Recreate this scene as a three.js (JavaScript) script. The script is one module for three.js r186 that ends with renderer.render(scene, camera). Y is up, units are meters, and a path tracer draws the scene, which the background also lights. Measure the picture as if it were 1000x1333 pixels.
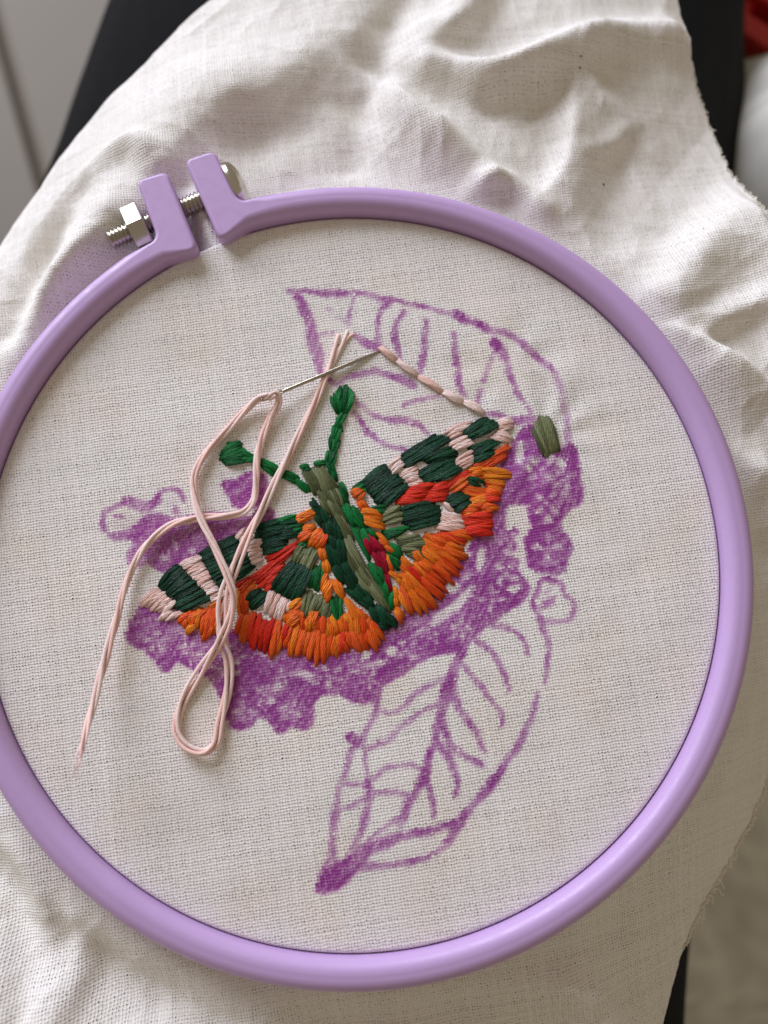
import * as THREE from 'three';
import { MarchingCubes } from 'three/addons/objects/MarchingCubes.js';
import { RoundedBoxGeometry } from 'three/addons/geometries/RoundedBoxGeometry.js';
import { mergeGeometries, mergeVertices } from 'three/addons/utils/BufferGeometryUtils.js';
import { RectAreaLightUniformsLib } from 'three/addons/lights/RectAreaLightUniformsLib.js';
import { createNoise2D, createNoise3D } from 'simplex-noise';

// ---------------------------------------------------------------- camera, light, exposure
const V = (x, y, z) => new THREE.Vector3(x, y, z), mm = 0.001, { lerp, clamp, smoothstep } = THREE.MathUtils;
const scene = new THREE.Scene();
const FOV = 62, FL = 666.6 / Math.tan((FOV / 2) * Math.PI / 180);        // focal length in pixels of the 1000 x 1333 photograph
const aY = V(0.001, -0.161, -0.987).normalize(), aX = V(1, 0, 0).addScaledVector(aY, -aY.x).normalize(), aZ = aX.clone().cross(aY);   // the hoop's axes as the lens sees them
const C0 = V(-6.5, 9.7, 171.5);
const eye = V(-C0.dot(aX), -C0.dot(aY), -C0.dot(aZ));                    // in millimetres
const camera = new THREE.PerspectiveCamera(FOV, 3 / 4, 0.01, 30);
camera.position.copy(eye).multiplyScalar(mm);
camera.quaternion.setFromRotationMatrix(new THREE.Matrix4().makeBasis(V(aX.x, aY.x, aZ.x), V(-aX.y, -aY.y, -aZ.y), V(-aX.z, -aY.z, -aZ.z)));
camera.focus = 0.172; camera.userData.fStop = 8;
scene.add(camera);
const renderer = new THREE.WebGLRenderer({ antialias: true });
renderer.toneMapping = THREE.LinearToneMapping;
renderer.toneMappingExposure = 0.97;
renderer.shadowMap.enabled = true;
scene.background = new THREE.Color().setRGB(0.305, 0.26, 0.2);          // the dim warm room all around
RectAreaLightUniformsLib.init();
const windowAt = V(-0.80, 0.62, -1.24), windowSize = [1.0, 0.9];
const daylight = new THREE.RectAreaLight(new THREE.Color().setRGB(0.94, 0.985, 1.15), 11.2, ...windowSize);
daylight.name = 'window_daylight'; daylight.position.copy(windowAt); daylight.lookAt(0, 0, 0);
scene.add(daylight);

// ---------------------------------------------------------------- helpers
let seed = 7;
const rnd = () => { seed = (seed + 0x6d2b79f5) | 0; let t = Math.imul(seed ^ (seed >>> 15), 1 | seed); t = (t + Math.imul(t ^ (t >>> 7), 61 | t)) ^ t; return ((t ^ (t >>> 14)) >>> 0) / 4294967296; };
const jit = (a) => (rnd() * 2 - 1) * a;
const n2 = createNoise2D(rnd), n3 = createNoise3D(rnd);
// the point (millimetres) at height h that the photograph shows at pixel (px, py): used once, to measure where things stand
function P(px, py, h = 0) {
  const c = V((px - 500) / FL, (py - 666.5) / FL, 1), d = V(c.dot(aX), c.dot(aY), c.dot(aZ));
  return eye.clone().addScaledVector(d, (h - eye.y) / d.y);
}
const names = {};
function numbered(name) { const n = (names[name] = (names[name] ?? -1) + 1); return n ? `${name}_${String(n).padStart(3, '0')}` : name; }
function mesh(name, geometry, material, parent) {
  const o = new THREE.Mesh(geometry, material);
  o.name = numbered(name); o.castShadow = o.receiveShadow = true;
  (parent ?? scene).add(o);
  return o;
}
function group(name, parent) { const o = new THREE.Group(); o.name = numbered(name); (parent ?? scene).add(o); return o; }
function tag(o, label, category, more = {}) { o.userData = { ...o.userData, label, category, ...more }; return o; }
const hex = (h) => new THREE.Color(h);
function mat(color, roughness, more = {}) { return new THREE.MeshPhysicalMaterial({ color: typeof color === 'string' ? hex(color) : color, roughness, side: THREE.DoubleSide, ...more }); }
function texture(data, w, h, srgb, channels = 4) {
  const t = new THREE.DataTexture(data, w, h, THREE.RGBAFormat);
  t.magFilter = THREE.LinearFilter; t.minFilter = THREE.LinearMipmapLinearFilter; t.generateMipmaps = true;
  t.wrapS = t.wrapT = THREE.RepeatWrapping; if (srgb) t.colorSpace = THREE.SRGBColorSpace; t.needsUpdate = true;
  return t;
}
function rings(rows, closed = true, uvs) {                                // a skin over rows of points
  const n = rows[0].length, pos = [], uv = [], idx = [];
  rows.forEach((row, i) => row.forEach((p, j) => { pos.push(p.x * mm, p.y * mm, p.z * mm); uv.push(...(uvs ? uvs(p, i, j) : [j / n, i / rows.length])); }));
  const m = closed ? n : n - 1;
  for (let i = 0; i + 1 < rows.length; i++) for (let j = 0; j < m; j++) {
    const a = i * n + j, b = i * n + (j + 1) % n, c = a + n, d = b + n;
    idx.push(a, c, b, b, c, d);
  }
  const g = new THREE.BufferGeometry();
  g.setAttribute('position', new THREE.Float32BufferAttribute(pos, 3)); g.setAttribute('uv', new THREE.Float32BufferAttribute(uv, 2)); g.setIndex(idx);
  g.computeVertexNormals();
  return g;
}

// ---------------------------------------------------------------- the weave: threads over and under, with real gaps between them
const PITCH = 0.58, THREADS = 64, TILE = PITCH * THREADS;
const warpTone = [], weftTone = [], warpW = [], weftW = [], warpX = [], weftX = [];
for (let i = 0; i < THREADS; i++) {
  warpTone.push(rnd()); weftTone.push(rnd());
  warpW.push(0.375 + jit(0.06)); weftW.push(0.385 + jit(0.06));
  warpX.push(jit(0.05)); weftX.push(jit(0.05));
}
const wrapNoise = (x, y, k, z) => {                                       // noise that closes on the tile
  const a = x * 2 * Math.PI, b = y * 2 * Math.PI;
  return n3(Math.cos(a) * k + z, Math.sin(a) * k + Math.cos(b) * k, Math.sin(b) * k - z);
};
function weave(u, v) {                                                    // u, v in threads -> [height 0..1, gap?, warp on top, tone]
  const i = ((Math.floor(u) % THREADS) + THREADS) % THREADS, j = ((Math.floor(v) % THREADS) + THREADS) % THREADS, fu = u - Math.floor(u) - 0.5 - warpX[i], fv = v - Math.floor(v) - 0.5 - weftX[j];
  const up = (i + j) % 2 === 0, a = Math.abs(fu) / warpW[i], b = Math.abs(fv) / weftW[j];
  const wa = a < 1 ? Math.sqrt(1 - a * a) : -1, wb = b < 1 ? Math.sqrt(1 - b * b) : -1;
  const ra = wa < 0 ? -1 : 0.28 + 0.3 * wa + (up ? 1 : -1) * 0.32 * Math.cos(Math.PI * clamp(fv, -0.5, 0.5));
  const rb = wb < 0 ? -1 : 0.28 + 0.3 * wb + (up ? -1 : 1) * 0.32 * Math.cos(Math.PI * clamp(fu, -0.5, 0.5));
  const top = ra >= rb;
  const h = Math.sin(Math.round(u) * 91.7 + Math.round(v) * 37.3) * 9173.3, open = h - Math.floor(h) > 0.38;   // some gaps are closed by fuzz
  return [Math.max(ra, rb, open ? 0 : 0.12), open && ra < 0 && rb < 0, top, top ? warpTone[i] : weftTone[j]];
}
function weaveTextures(size, shrink) {
  const color = new Uint8Array(size * size * 4), bump = new Uint8Array(size * size * 4), hole = new Uint8Array(size * size * 4);
  const saved = [warpW.slice(), weftW.slice()];
  for (let i = 0; i < THREADS; i++) { warpW[i] *= shrink; weftW[i] *= shrink; }
  for (let y = 0; y < size; y++) for (let x = 0; x < size; x++) {
    const X = x / size, Y = y / size, du = 0.16 * wrapNoise(X, Y, 2.2, 3) + 0.12 * wrapNoise(X, Y, 7, 5), dv = 0.16 * wrapNoise(X, Y, 2.2, 9) + 0.12 * wrapNoise(X, Y, 7, 13);
    const [h, gap, top, tone] = weave(X * THREADS + du, Y * THREADS + dv), o = (y * size + x) * 4;
    const fibre = n2(x * (top ? 0.9 : 0.22), y * (top ? 0.22 : 0.9));
    const t = 0.945 + 0.045 * tone + 0.025 * fibre;
    color[o] = 255 * clamp(0.965 * t, 0, 1); color[o + 1] = 255 * clamp(0.945 * t, 0, 1); color[o + 2] = 255 * clamp(0.925 * t - 0.02 * (1 - tone), 0, 1);
    const b = clamp(h + 0.05 * fibre, 0, 1) * 255;
    bump[o] = bump[o + 1] = bump[o + 2] = b;
    hole[o] = hole[o + 1] = hole[o + 2] = gap ? 0 : 255;
    color[o + 3] = bump[o + 3] = hole[o + 3] = 255;
  }
  saved[0].forEach((w, i) => { warpW[i] = w; weftW[i] = saved[1][i]; });
  return { color: texture(color, size, size, true), bump: texture(bump, size, size), hole: texture(hole, size, size) };
}
const weaveTight = weaveTextures(1024, 1.0), weaveSlack = weaveTextures(1024, 1.04);
const GRAIN = -9 * Math.PI / 180, gc = Math.cos(GRAIN), gs = Math.sin(GRAIN);
const toGrain = (x, z) => [x * gc + z * gs, -x * gs + z * gc];            // millimetres on the cloth -> along weft, along warp

// ---------------------------------------------------------------- the purple drawing on the cloth (ink density on a canvas over the hooped square)
const SIDE = 160, RES = 2048, canvas = document.createElement('canvas');
canvas.width = canvas.height = RES;
const ink = canvas.getContext('2d');
ink.fillStyle = '#000'; ink.fillRect(0, 0, RES, RES); ink.lineCap = ink.lineJoin = 'round';
const toTexel = (px, py) => { const p = P(px, py), [a, b] = toGrain(p.x, p.z); return [(a / SIDE + 0.5) * RES, (b / SIDE + 0.5) * RES]; };
const PXT = RES / SIDE * 0.155;                                            // texels per photograph pixel
const zoomed = (ox, oy, k) => (x, y) => [ox + x / k, oy + y / k];
const whole = (x, y) => [x, y];
// a pen stroke: points [x, y, width in photograph pixels], tone 0..1
function stroke(f, tone, pts) {
  const q = pts.map(([x, y, w]) => [...toTexel(...f(x, y)), (w ?? 5) * 1.25 * PXT]), curve = new THREE.CatmullRomCurve3(q.map(([x, y, w]) => V(x, y, w)), false, 'centripetal');
  const n = Math.ceil(curve.getLength() / 5);
  for (let i = 0; i <= n; i++) {
    const p = curve.getPoint(i / n), g = Math.round(255 * clamp(tone * (0.82 + 0.3 * n2(p.x * 0.02, p.y * 0.02)), 0, 1));
    ink.globalCompositeOperation = 'lighten'; ink.fillStyle = `rgb(${g},${g},${g})`;
    ink.beginPath(); ink.ellipse(p.x, p.y, Math.max(2, p.z / 2 * (1 + 0.15 * n2(p.x * 0.05, 9))), Math.max(2, p.z / 2), 0, 0, 7); ink.fill();
  }
}
function fill(f, tone, pts, op = 'lighten') {
  const q = pts.map(([x, y]) => toTexel(...f(x, y))), g = Math.round(255 * tone);
  ink.globalCompositeOperation = op; ink.fillStyle = `rgb(${g},${g},${g})`;
  ink.beginPath();
  q.forEach(([x, y], i) => { const [a, b] = q[(i + 1) % q.length]; if (!i) ink.moveTo((x + a) / 2, (y + b) / 2); else ink.quadraticCurveTo(x, y, (x + a) / 2, (y + b) / 2); });
  const [x0, y0] = q[0], [x1, y1] = q[1]; ink.quadraticCurveTo(x0, y0, (x0 + x1) / 2, (y0 + y1) / 2);
  ink.closePath(); ink.fill();
}
function spot(px, py, rx, ry = rx, turn = 0, tone = 0.05) {               // bare cloth left between the pen marks
  const [x, y] = toTexel(px, py), g = Math.round(255 * tone);
  ink.globalCompositeOperation = 'source-over'; ink.fillStyle = `rgb(${g},${g},${g})`;
  ink.beginPath(); ink.ellipse(x, y, rx * PXT, ry * PXT, turn, 0, 7); ink.fill();
}
{ // flower clusters
  fill(whole, 0.86, [[679, 556], [696, 552], [706, 570], [728, 592], [742, 572], [752, 590], [757, 606], [753, 622], [763, 640], [756, 656], [742, 667], [726, 683], [741, 698], [748, 716], [737, 730], [738, 747], [718, 747], [693, 748], [680, 718], [684, 700], [690, 680], [684, 656], [660, 656],
    [655, 690], [668, 734], [692, 762], [684, 781], [658, 800], [638, 815], [620, 832], [598, 848], [568, 852], [530, 874], [498, 894], [482, 918], [464, 918], [444, 903], [420, 905], [408, 918], [412, 943], [398, 955], [381, 946], [370, 957], [357, 954], [350, 936], [335, 934], [327, 947], [312, 954], [293, 943], [286, 903],
    [272, 886], [254, 873], [231, 861], [226, 869], [214, 877], [194, 856], [196, 843], [166, 842], [163, 822], [174, 797], [190, 776], [260, 800], [380, 850], [500, 810], [560, 770], [630, 690], [636, 650], [652, 600]]);
  fill(whole, 0.05, [[677, 652], [688, 660], [690, 684], [682, 714], [690, 742], [680, 740], [668, 714], [680, 692], [676, 668]], 'source-over');
  spot(689, 608, 7, 6); spot(729, 605, 9, 10); spot(737, 642, 7, 5, 0, 0.35); spot(714, 675, 5, 7, 0, 0.2); spot(670, 765, 9, 5); spot(661, 718, 7, 6, 0, 0.3); spot(663, 748, 4, 4, 0, 0.25); spot(700, 650, 8, 4, 0.3, 0.5); spot(716, 735, 12, 3, 0, 0.45);
  spot(676, 590, 6, 16, 0.2, 0.1); spot(626, 728, 6, 18, 0.35); spot(610, 720, 6, 4); spot(604, 779, 22, 5, -0.75); spot(590, 766, 9, 8, 0); spot(585, 792, 26, 5, -0.45); spot(566, 812, 30, 4, -0.3, 0.2); spot(640, 700, 4, 12, 0.3, 0.5); spot(608, 752, 4, 10, 0.6, 0.3);
  spot(472, 852, 11, 8); spot(511, 848, 9, 8); spot(480, 868, 26, 4, -0.1, 0.15); spot(418, 867, 10, 4, 0.1); spot(389, 878, 27, 4, 0.32, 0.12); spot(352, 896, 18, 7, -0.1, 0.1); spot(377, 930, 10, 7, 0, 0.25); spot(322, 928, 12, 10, 0, 0.5); spot(310, 858, 14, 3, -0.1, 0.3); spot(350, 852, 16, 3, 0.1, 0.3); spot(245, 845, 14, 5, 0.3); spot(200, 826, 6, 5, 0, 0.2); spot(230, 820, 8, 6, 0, 0.15); spot(256, 818, 4, 4); spot(275, 868, 18, 2, 0.3, 0.3); spot(405, 888, 12, 3, 0.5, 0.3);
  let lace = 5; const lr = () => { lace = (lace * 16807) % 2147483647; return lace / 2147483647; };
  const florets = [[705, 610, 30], [733, 625, 24], [712, 655, 26], [712, 712, 26], [660, 745, 26], [640, 780, 24], [600, 820, 22], [660, 700, 20], [345, 905, 22], [315, 925, 20], [378, 925, 22], [430, 880, 24], [480, 885, 20], [530, 845, 22], [300, 870, 20], [250, 850, 20], [205, 835, 22], [240, 820, 18], [290, 845, 18], [370, 880, 18], [460, 858, 16], [560, 830, 18]];
  for (const [fx, fy, fr] of florets) {                                       // petals: a darker pen outline round a scrubbed, paler middle
    const petals = 4 + Math.floor(lr() * 2), a0 = lr() * 6;
    for (let k = 0; k < petals; k++) {
      const a = a0 + (k / petals) * 6.283, cx = fx + Math.cos(a) * fr * 0.5, cy = fy + Math.sin(a) * fr * 0.5, rx = fr * 0.36, ry = fr * 0.24;
      spot(cx, cy, rx * 0.8, ry * 0.8, a, 0.18 + 0.38 * lr()); if (lr() < 0.5) spot(cx + 2 * lr(), cy, rx * 0.35, ry * 0.35, a, 0.15);
      stroke(whole, 0.95, [...Array(9).keys()].map((i) => { const q = (i / 8) * 6.283, x = Math.cos(q) * rx, y = Math.sin(q) * ry; return [cx + x * Math.cos(a) - y * Math.sin(a), cy + x * Math.sin(a) + y * Math.cos(a), 3]; }));
    }
    spot(fx, fy, 2.5, 2.5, 0, 0.1);
  }
  // small open flower with its stem
  stroke(whole, 0.7, [[699, 771, 6], [702, 758, 5], [718, 754, 6], [732, 761, 6], [734, 776, 6], [745, 781, 6], [746, 797, 6], [736, 808, 5], [718, 810, 5], [705, 806, 5], [699, 797, 5], [694, 783, 6], [699, 771, 6]]);
  stroke(whole, 0.6, [[707, 790, 4], [714, 784, 10], [722, 778, 4]]); stroke(whole, 0.45, [[708, 772, 4], [716, 766, 4]]);
  stroke(whole, 0.62, [[699, 790, 6], [706, 811, 6], [713, 838, 6], [714, 862, 5], [709, 889, 4]]);
  // left cluster
  fill(whole, 0.76, [[164, 700], [178, 672], [205, 664], [228, 678], [262, 666], [300, 666], [324, 668], [334, 690], [300, 712], [268, 718], [246, 726], [226, 746], [206, 748], [192, 734], [188, 715], [174, 706]]);
  fill(whole, 0.6, [[165, 712], [186, 702], [196, 732], [180, 742], [162, 734]]);
  stroke(whole, 0.66, [[155, 656, 6], [139, 665, 6], [135, 680, 6], [140, 696, 6], [152, 700, 9], [172, 694, 9]]); stroke(whole, 0.75, [[155, 656, 6], [172, 652, 11], [187, 659, 12], [202, 654, 10], [208, 642, 6], [220, 636, 5], [235, 640, 7], [238, 652, 6]]);
  spot(163, 680, 17, 9, -0.2, 0.06); spot(220, 652, 12, 7, -0.3, 0.06); stroke(whole, 0.6, [[150, 672, 4], [160, 672, 5]]); stroke(whole, 0.6, [[226, 662, 5], [231, 672, 6]]);
  spot(230, 710, 2.5, 7, 0.2, 0.2); spot(249, 716, 4, 4, 0, 0.2); spot(214, 727, 6, 5, 0, 0.25);
  fill(whole, 0.84, [[286, 632], [294, 621], [308, 626], [320, 615], [342, 614], [352, 626], [347, 648], [336, 660], [318, 664], [299, 656]]); spot(309, 640, 5, 4, 0, 0.5);
  fill(whole, 0.8, [[322, 676], [345, 655], [362, 674], [346, 688]]);
}
{ // the upper leaf
  const f = zoomed(360, 360, 5), g = zoomed(540, 380, 4.1667);
  stroke(whole, 0.68, [[377, 379, 6], [400, 378, 6], [412, 381, 8], [436, 382, 8], [460, 381, 6], [484, 385, 7], [504, 390, 7], [520, 392, 7], [540, 397, 6], [559, 401, 6], [585, 408, 6]]);
  stroke(whole, 0.86, [[592, 409, 9], [604, 414, 12], [618, 420, 10], [632, 427, 9]]); stroke(whole, 0.66, [[632, 427, 8], [660, 435, 8], [684, 452, 7], [708, 472, 7], [720, 484, 7]]); stroke(whole, 0.36, [[720, 484, 7], [730, 505, 7], [734, 524, 7], [737, 548, 7], [740, 575, 7]]);
  stroke(f, 0.7, [[110, 100, 6], [150, 150, 10], [195, 240, 11], [225, 340, 14], [250, 440, 16], [270, 530, 13], [285, 600, 9], [320, 660, 6], [390, 705, 6], [430, 690, 4]]);
  stroke(f, 0.5, [[510, 140, 5], [480, 230, 5], [460, 310, 8]]); stroke(f, 0.35, [[340, 210, 6], [350, 220, 5]]); stroke(f, 0.3, [[380, 270, 3], [450, 300, 5]]); stroke(f, 0.45, [[280, 370, 5], [360, 370, 6]]);
  stroke(f, 0.6, [[745, 150, 11], [710, 190, 8], [660, 280, 6], [655, 380, 6], [665, 450, 7]]); stroke(f, 0.75, [[510, 375, 5], [560, 415, 9], [620, 450, 10], [690, 480, 8]]);
  stroke(f, 0.68, [[835, 230, 5], [790, 300, 7], [762, 380, 9], [785, 470, 8], [810, 530, 4]]); stroke(f, 0.68, [[970, 285, 6], [965, 400, 7], [945, 540, 7], [930, 620, 6]]);
  stroke(f, 0.7, [[440, 665, 6], [520, 640, 8], [620, 622, 8], [730, 635, 8], [820, 670, 11], [880, 700, 10]]); stroke(f, 0.55, [[820, 850, 4], [900, 812, 5], [1000, 785, 4], [1100, 770, 4]]);
  stroke(f, 0.62, [[520, 815, 5], [600, 880, 6], [740, 930, 7], [850, 935, 9], [940, 985, 5], [990, 1030, 4]]); stroke(f, 0.68, [[500, 880, 7], [560, 960, 7], [600, 1010, 7], [680, 1080, 6], [780, 1115, 6], [850, 1140, 5]]);
  stroke(g, 0.66, [[210, 220, 6], [222, 340, 7], [235, 470, 7], [262, 560, 5]]); stroke(g, 0.86, [[428, 268, 12], [460, 310, 11], [490, 350, 9]]); stroke(g, 0.7, [[490, 350, 8], [520, 450, 8], [545, 540, 6], [600, 610, 4], [640, 650, 4]]);
  stroke(g, 0.5, [[425, 340, 5], [400, 400, 6], [370, 490, 5]]); stroke(g, 0.62, [[360, 540, 7], [340, 620, 8]]); stroke(g, 0.66, [[370, 660, 5], [460, 675, 7], [540, 700, 7]]); stroke(g, 0.86, [[540, 700, 10], [640, 690, 10]]);
}
{ // the lower leaf
  const f = zoomed(400, 780, 2.941);
  stroke(f, 0.78, [[600, 170, 9], [580, 230, 9], [548, 310, 12], [525, 390, 11], [500, 490, 8], [470, 600, 8], [450, 670, 11], [400, 760, 8], [370, 825, 8]]); stroke(f, 0.55, [[370, 825, 7], [280, 890, 5], [150, 1000, 6]]);
  stroke(f, 0.6, [[882, 365, 6], [850, 470, 7], [800, 570, 8], [740, 650, 8]]); stroke(f, 0.84, [[740, 650, 8], [700, 715, 10], [640, 780, 9], [580, 850, 9], [480, 885, 7], [330, 920, 10], [220, 970, 11]]); stroke(f, 0.92, [[230, 970, 10], [130, 1045, 19], [95, 1075, 20], [40, 1112, 8]]);
  stroke(f, 0.68, [[590, 850, 7], [540, 930, 7], [480, 980, 6], [390, 1005, 6], [270, 1022, 6], [190, 1020, 8]]); stroke(f, 0.8, [[110, 1100, 8], [150, 1060, 8]]); stroke(f, 0.6, [[45, 1060, 4], [80, 1010, 6], [100, 980, 5]]);
  stroke(f, 0.6, [[270, 340, 10], [258, 430, 8], [225, 500, 8], [205, 550, 6]]); stroke(f, 0.82, [[168, 530, 12], [185, 545, 12]]);
  stroke(f, 0.56, [[180, 550, 6], [150, 640, 6], [120, 760, 6], [100, 860, 8], [95, 960, 8], [112, 1020, 7]]); stroke(f, 0.58, [[215, 520, 6], [230, 640, 4], [236, 740, 8], [215, 850, 7], [185, 940, 5], [140, 1020, 5]]); stroke(f, 0.75, [[228, 690, 7], [238, 760, 8]]);
  stroke(f, 0.56, [[530, 300, 5], [430, 350, 6], [380, 400, 5], [330, 440, 4], [290, 430, 4]]); stroke(f, 0.56, [[510, 398, 6], [420, 440, 5], [330, 520, 6], [240, 575, 4]]);
  stroke(f, 0.55, [[440, 650, 5], [370, 632, 5], [300, 650, 5], [230, 695, 5], [140, 712, 4]]); stroke(f, 0.6, [[390, 748, 6], [310, 740, 5], [240, 752, 5], [170, 790, 5], [110, 802, 5]]);
  stroke(f, 0.62, [[592, 240, 5], [640, 310, 6], [700, 380, 6], [740, 430, 5], [745, 485, 5]]); stroke(f, 0.66, [[650, 165, 6], [710, 200, 6], [750, 280, 6], [772, 355, 5]]); stroke(f, 0.62, [[700, 95, 7], [770, 112, 6], [820, 150, 5], [848, 215, 4]]);
  stroke(f, 0.66, [[550, 320, 6], [570, 390, 8], [615, 460, 7], [660, 530, 6], [678, 580, 6]]); stroke(f, 0.72, [[518, 460, 7], [548, 560, 8], [605, 605, 6], [670, 637, 6]]); stroke(f, 0.68, [[505, 550, 6], [548, 620, 8], [575, 690, 7], [565, 748, 5]]); stroke(f, 0.72, [[455, 670, 9], [470, 750, 8], [487, 828, 5]]); stroke(f, 0.5, [[375, 830, 6], [350, 875, 5]]);
}
const panelColor = (() => {
  const px = ink.getImageData(0, 0, RES, RES).data, blur = (a) => {                              // the pen bleeds into the cloth
    const b = new Float32Array(a.length), c = new Float32Array(a.length), R = 3;
    for (let y = 0; y < RES; y++) for (let x = 0, s = 0; x < RES; x++) { if (!x) for (let k = 0; k < R; k++) s += a[y * RES + k]; s += (a[y * RES + x + R] ?? 0) - (x > R ? a[y * RES + x - R - 1] : 0); b[y * RES + x] = s / (2 * R + 1); }
    for (let x = 0; x < RES; x++) for (let y = 0, s = 0; y < RES; y++) { if (!y) for (let k = 0; k < R; k++) s += b[k * RES + x]; s += (b[(y + R) * RES + x] ?? 0) - (y > R ? b[(y - R - 1) * RES + x] : 0); c[y * RES + x] = s / (2 * R + 1); }
    return c;
  };
  const D = blur(blur(Float32Array.from({ length: RES * RES }, (_, i) => px[i * 4]))), out = new Uint8Array(RES * RES * 4), k = SIDE / RES / PITCH;
  const at = (x, y) => D[(clamp(Math.round(y), 0, RES - 1) * RES + clamp(Math.round(x), 0, RES - 1))] / 255;
  const cellSeed = (i, j) => { const s = Math.sin(i * 127.1 + j * 311.7) * 43758.5453; return s - Math.floor(s); };
  const C = [0.965, 0.945, 0.925], I = [0.57, 0.19, 0.55];
  for (let y = 0; y < RES; y++) for (let x = 0; x < RES; x++) {
    const u = (x - RES / 2) * k, v = (y - RES / 2) * k, X = u / THREADS, Y = v / THREADS;
    const [, , top, tone] = weave(u + 0.16 * wrapNoise(X, Y, 2.2, 3) + 0.12 * wrapNoise(X, Y, 7, 5), v + 0.16 * wrapNoise(X, Y, 2.2, 9) + 0.12 * wrapNoise(X, Y, 7, 13)), i = Math.floor(u), j = Math.floor(v), r = cellSeed(i, j + (top ? 0 : 99));
    const cx = (i + 0.5) / k + RES / 2, cy = (j + 0.5) / k + RES / 2, wx = 4 * n2(x * 0.011, y * 0.011 + 40) + (top ? 0 : (r - 0.5) * 10), wy = 4 * n2(x * 0.011 + 70, y * 0.011) + (top ? (r - 0.5) * 8 : 0);
    let d = 0.5 * at(x + wx, y + wy) + 0.5 * at(cx + wx, cy + wy);
    d = clamp(d * (0.8 + 0.5 * (r - 0.3) * 0.7 + 0.12 * n2(x * 0.006, y * 0.006) + 0.2 * n2((x + y) * 0.035 + 2 * n2(x * 0.004, 7), (x - y) * 0.005)) - (r > 0.985 ? 0.4 : 0), 0, 0.9);
    const fibre = n2(x * (top ? 0.9 : 0.22), y * (top ? 0.22 : 0.9)), t = 0.945 + 0.045 * tone + 0.025 * fibre, o = (y * RES + x) * 4;
    const stain = 0.018 * Math.max(0, n2(x * 0.0035 + 5, y * 0.0035)) ;
    for (let c = 0; c < 3; c++) out[o + c] = 255 * clamp(lerp(C[c] - stain * c, I[c], d) * t, 0, 1);
    out[o + 3] = 255;
  }
  const t = texture(out, RES, RES, true); t.wrapS = t.wrapT = THREE.ClampToEdgeWrapping;
  return t;
})();
const onPanel = (t) => { const c = t.clone(); c.repeat.set(SIDE / TILE, SIDE / TILE); c.offset.set(-SIDE / TILE / 2, -SIDE / TILE / 2); c.needsUpdate = true; return c; };
const panelMaterial = mat('#ffffff', 0.88, { map: panelColor, bumpMap: onPanel(weaveTight.bump), bumpScale: 0.00017, alphaMap: onPanel(weaveTight.hole), alphaTest: 0.5, sheen: 0.05, sheenRoughness: 0.6, sheenColor: hex('#ffffff'), specularIntensity: 0.4 });
const clothMaterial = mat('#ffffff', 0.88, { map: weaveSlack.color, bumpMap: weaveSlack.bump, bumpScale: 0.0002, alphaMap: weaveSlack.hole, alphaTest: 0.5, sheen: 0.05, sheenRoughness: 0.6, sheenColor: hex('#ffffff'), specularIntensity: 0.4 });

// ---------------------------------------------------------------- the cloth: loose outside the hoop, taut inside it
const RIN = 74.3, ROUT = 80;
const onCloth = ([px, py]) => { const p = P(px, py, -10); return [p.x, p.z]; };
// folds: points in the photograph, height in mm, reach to the left and to the right of the line's direction
const folds = [
  [[[560, 98], [640, 112], [690, 97], [760, 57], [890, 22]], 6, 4, 6], [[[484, 112], [550, 172], [632, 238]], 4.2, 3.2, 6], [[[520, 10], [500, 70], [484, 112], [460, 230]], -2.6, 5, 5], [[[640, -40], [600, 30], [520, 80]], 3, 4, 6],
  [[[105, 375], [205, 240], [290, 150], [375, 105], [455, 50]], 4.2, 14, 8], [[[100, 255], [62, 335], [25, 440]], -4, 4, 4], [[[150, 300], [85, 400], [20, 560]], 3.2, 4, 5], [[[115, 228], [180, 205], [220, 238]], 2.6, 2.5, 4], [[[280, 195], [350, 185], [440, 140]], -1.6, 6, 6],
  [[[760, 78], [750, 150], [738, 230], [695, 292]], 3.4, 10, 4], [[[610, 268], [655, 250], [705, 286]], 2.4, 2.6, 3], [[[700, 175], [690, 130], [640, 150]], -1.6, 4, 4], [[[790, 130], [800, 200], [780, 320]], -2.2, 7, 7],
  [[[1010, 275], [945, 300], [875, 380], [835, 415]], 4.2, 8, 6], [[[1010, 395], [930, 425], [885, 455]], 2.6, 3, 4], [[[872, 452], [930, 484], [1010, 545]], 4.6, 2.8, 8], [[[895, 580], [1010, 640]], 3, 4, 5], [[[930, 660], [1020, 760]], -3, 5, 6],
  [[[1000, 250], [1030, 420], [1050, 560]], 5, 15, 9], [[[-40, 1090], [60, 1200], [220, 1300], [420, 1330]], -5, 7, 7],
  [[[812, 160], [800, 140], [770, 120]], 1.2, 3, 3], [[[830, 150], [800, 185], [775, 205]], 1.4, 2.5, 3],
  [[[20, 1060], [55, 1150], [85, 1260]], 2.4, 3, 4], [[[0, 1180], [25, 1260], [40, 1333]], 2.6, 3, 4], [[[105, 1190], [112, 1260], [90, 1310]], 2, 3, 3], [[[200, 1340], [300, 1300], [380, 1340]], 1.8, 5, 6], [[[700, 1275], [745, 1285], [800, 1340]], 2.4, 4, 5], [[[440, 1330], [560, 1300], [660, 1290]], -1.6, 6, 6],
  [[[985, 900], [950, 1010], [890, 1110]], 2, 4, 6], [[[925, 1000], [860, 1110], [800, 1200]], -2.4, 5, 5],
].map(([pts, amp, wl, wr]) => ({ q: new THREE.CatmullRomCurve3(pts.map((p) => { const [x, z] = onCloth(p); return V(x, 0, z); }), false, 'centripetal').getPoints(pts.length * 5).map((p) => [p.x, p.z]), amp: amp * 1.5, wl, wr }));
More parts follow.
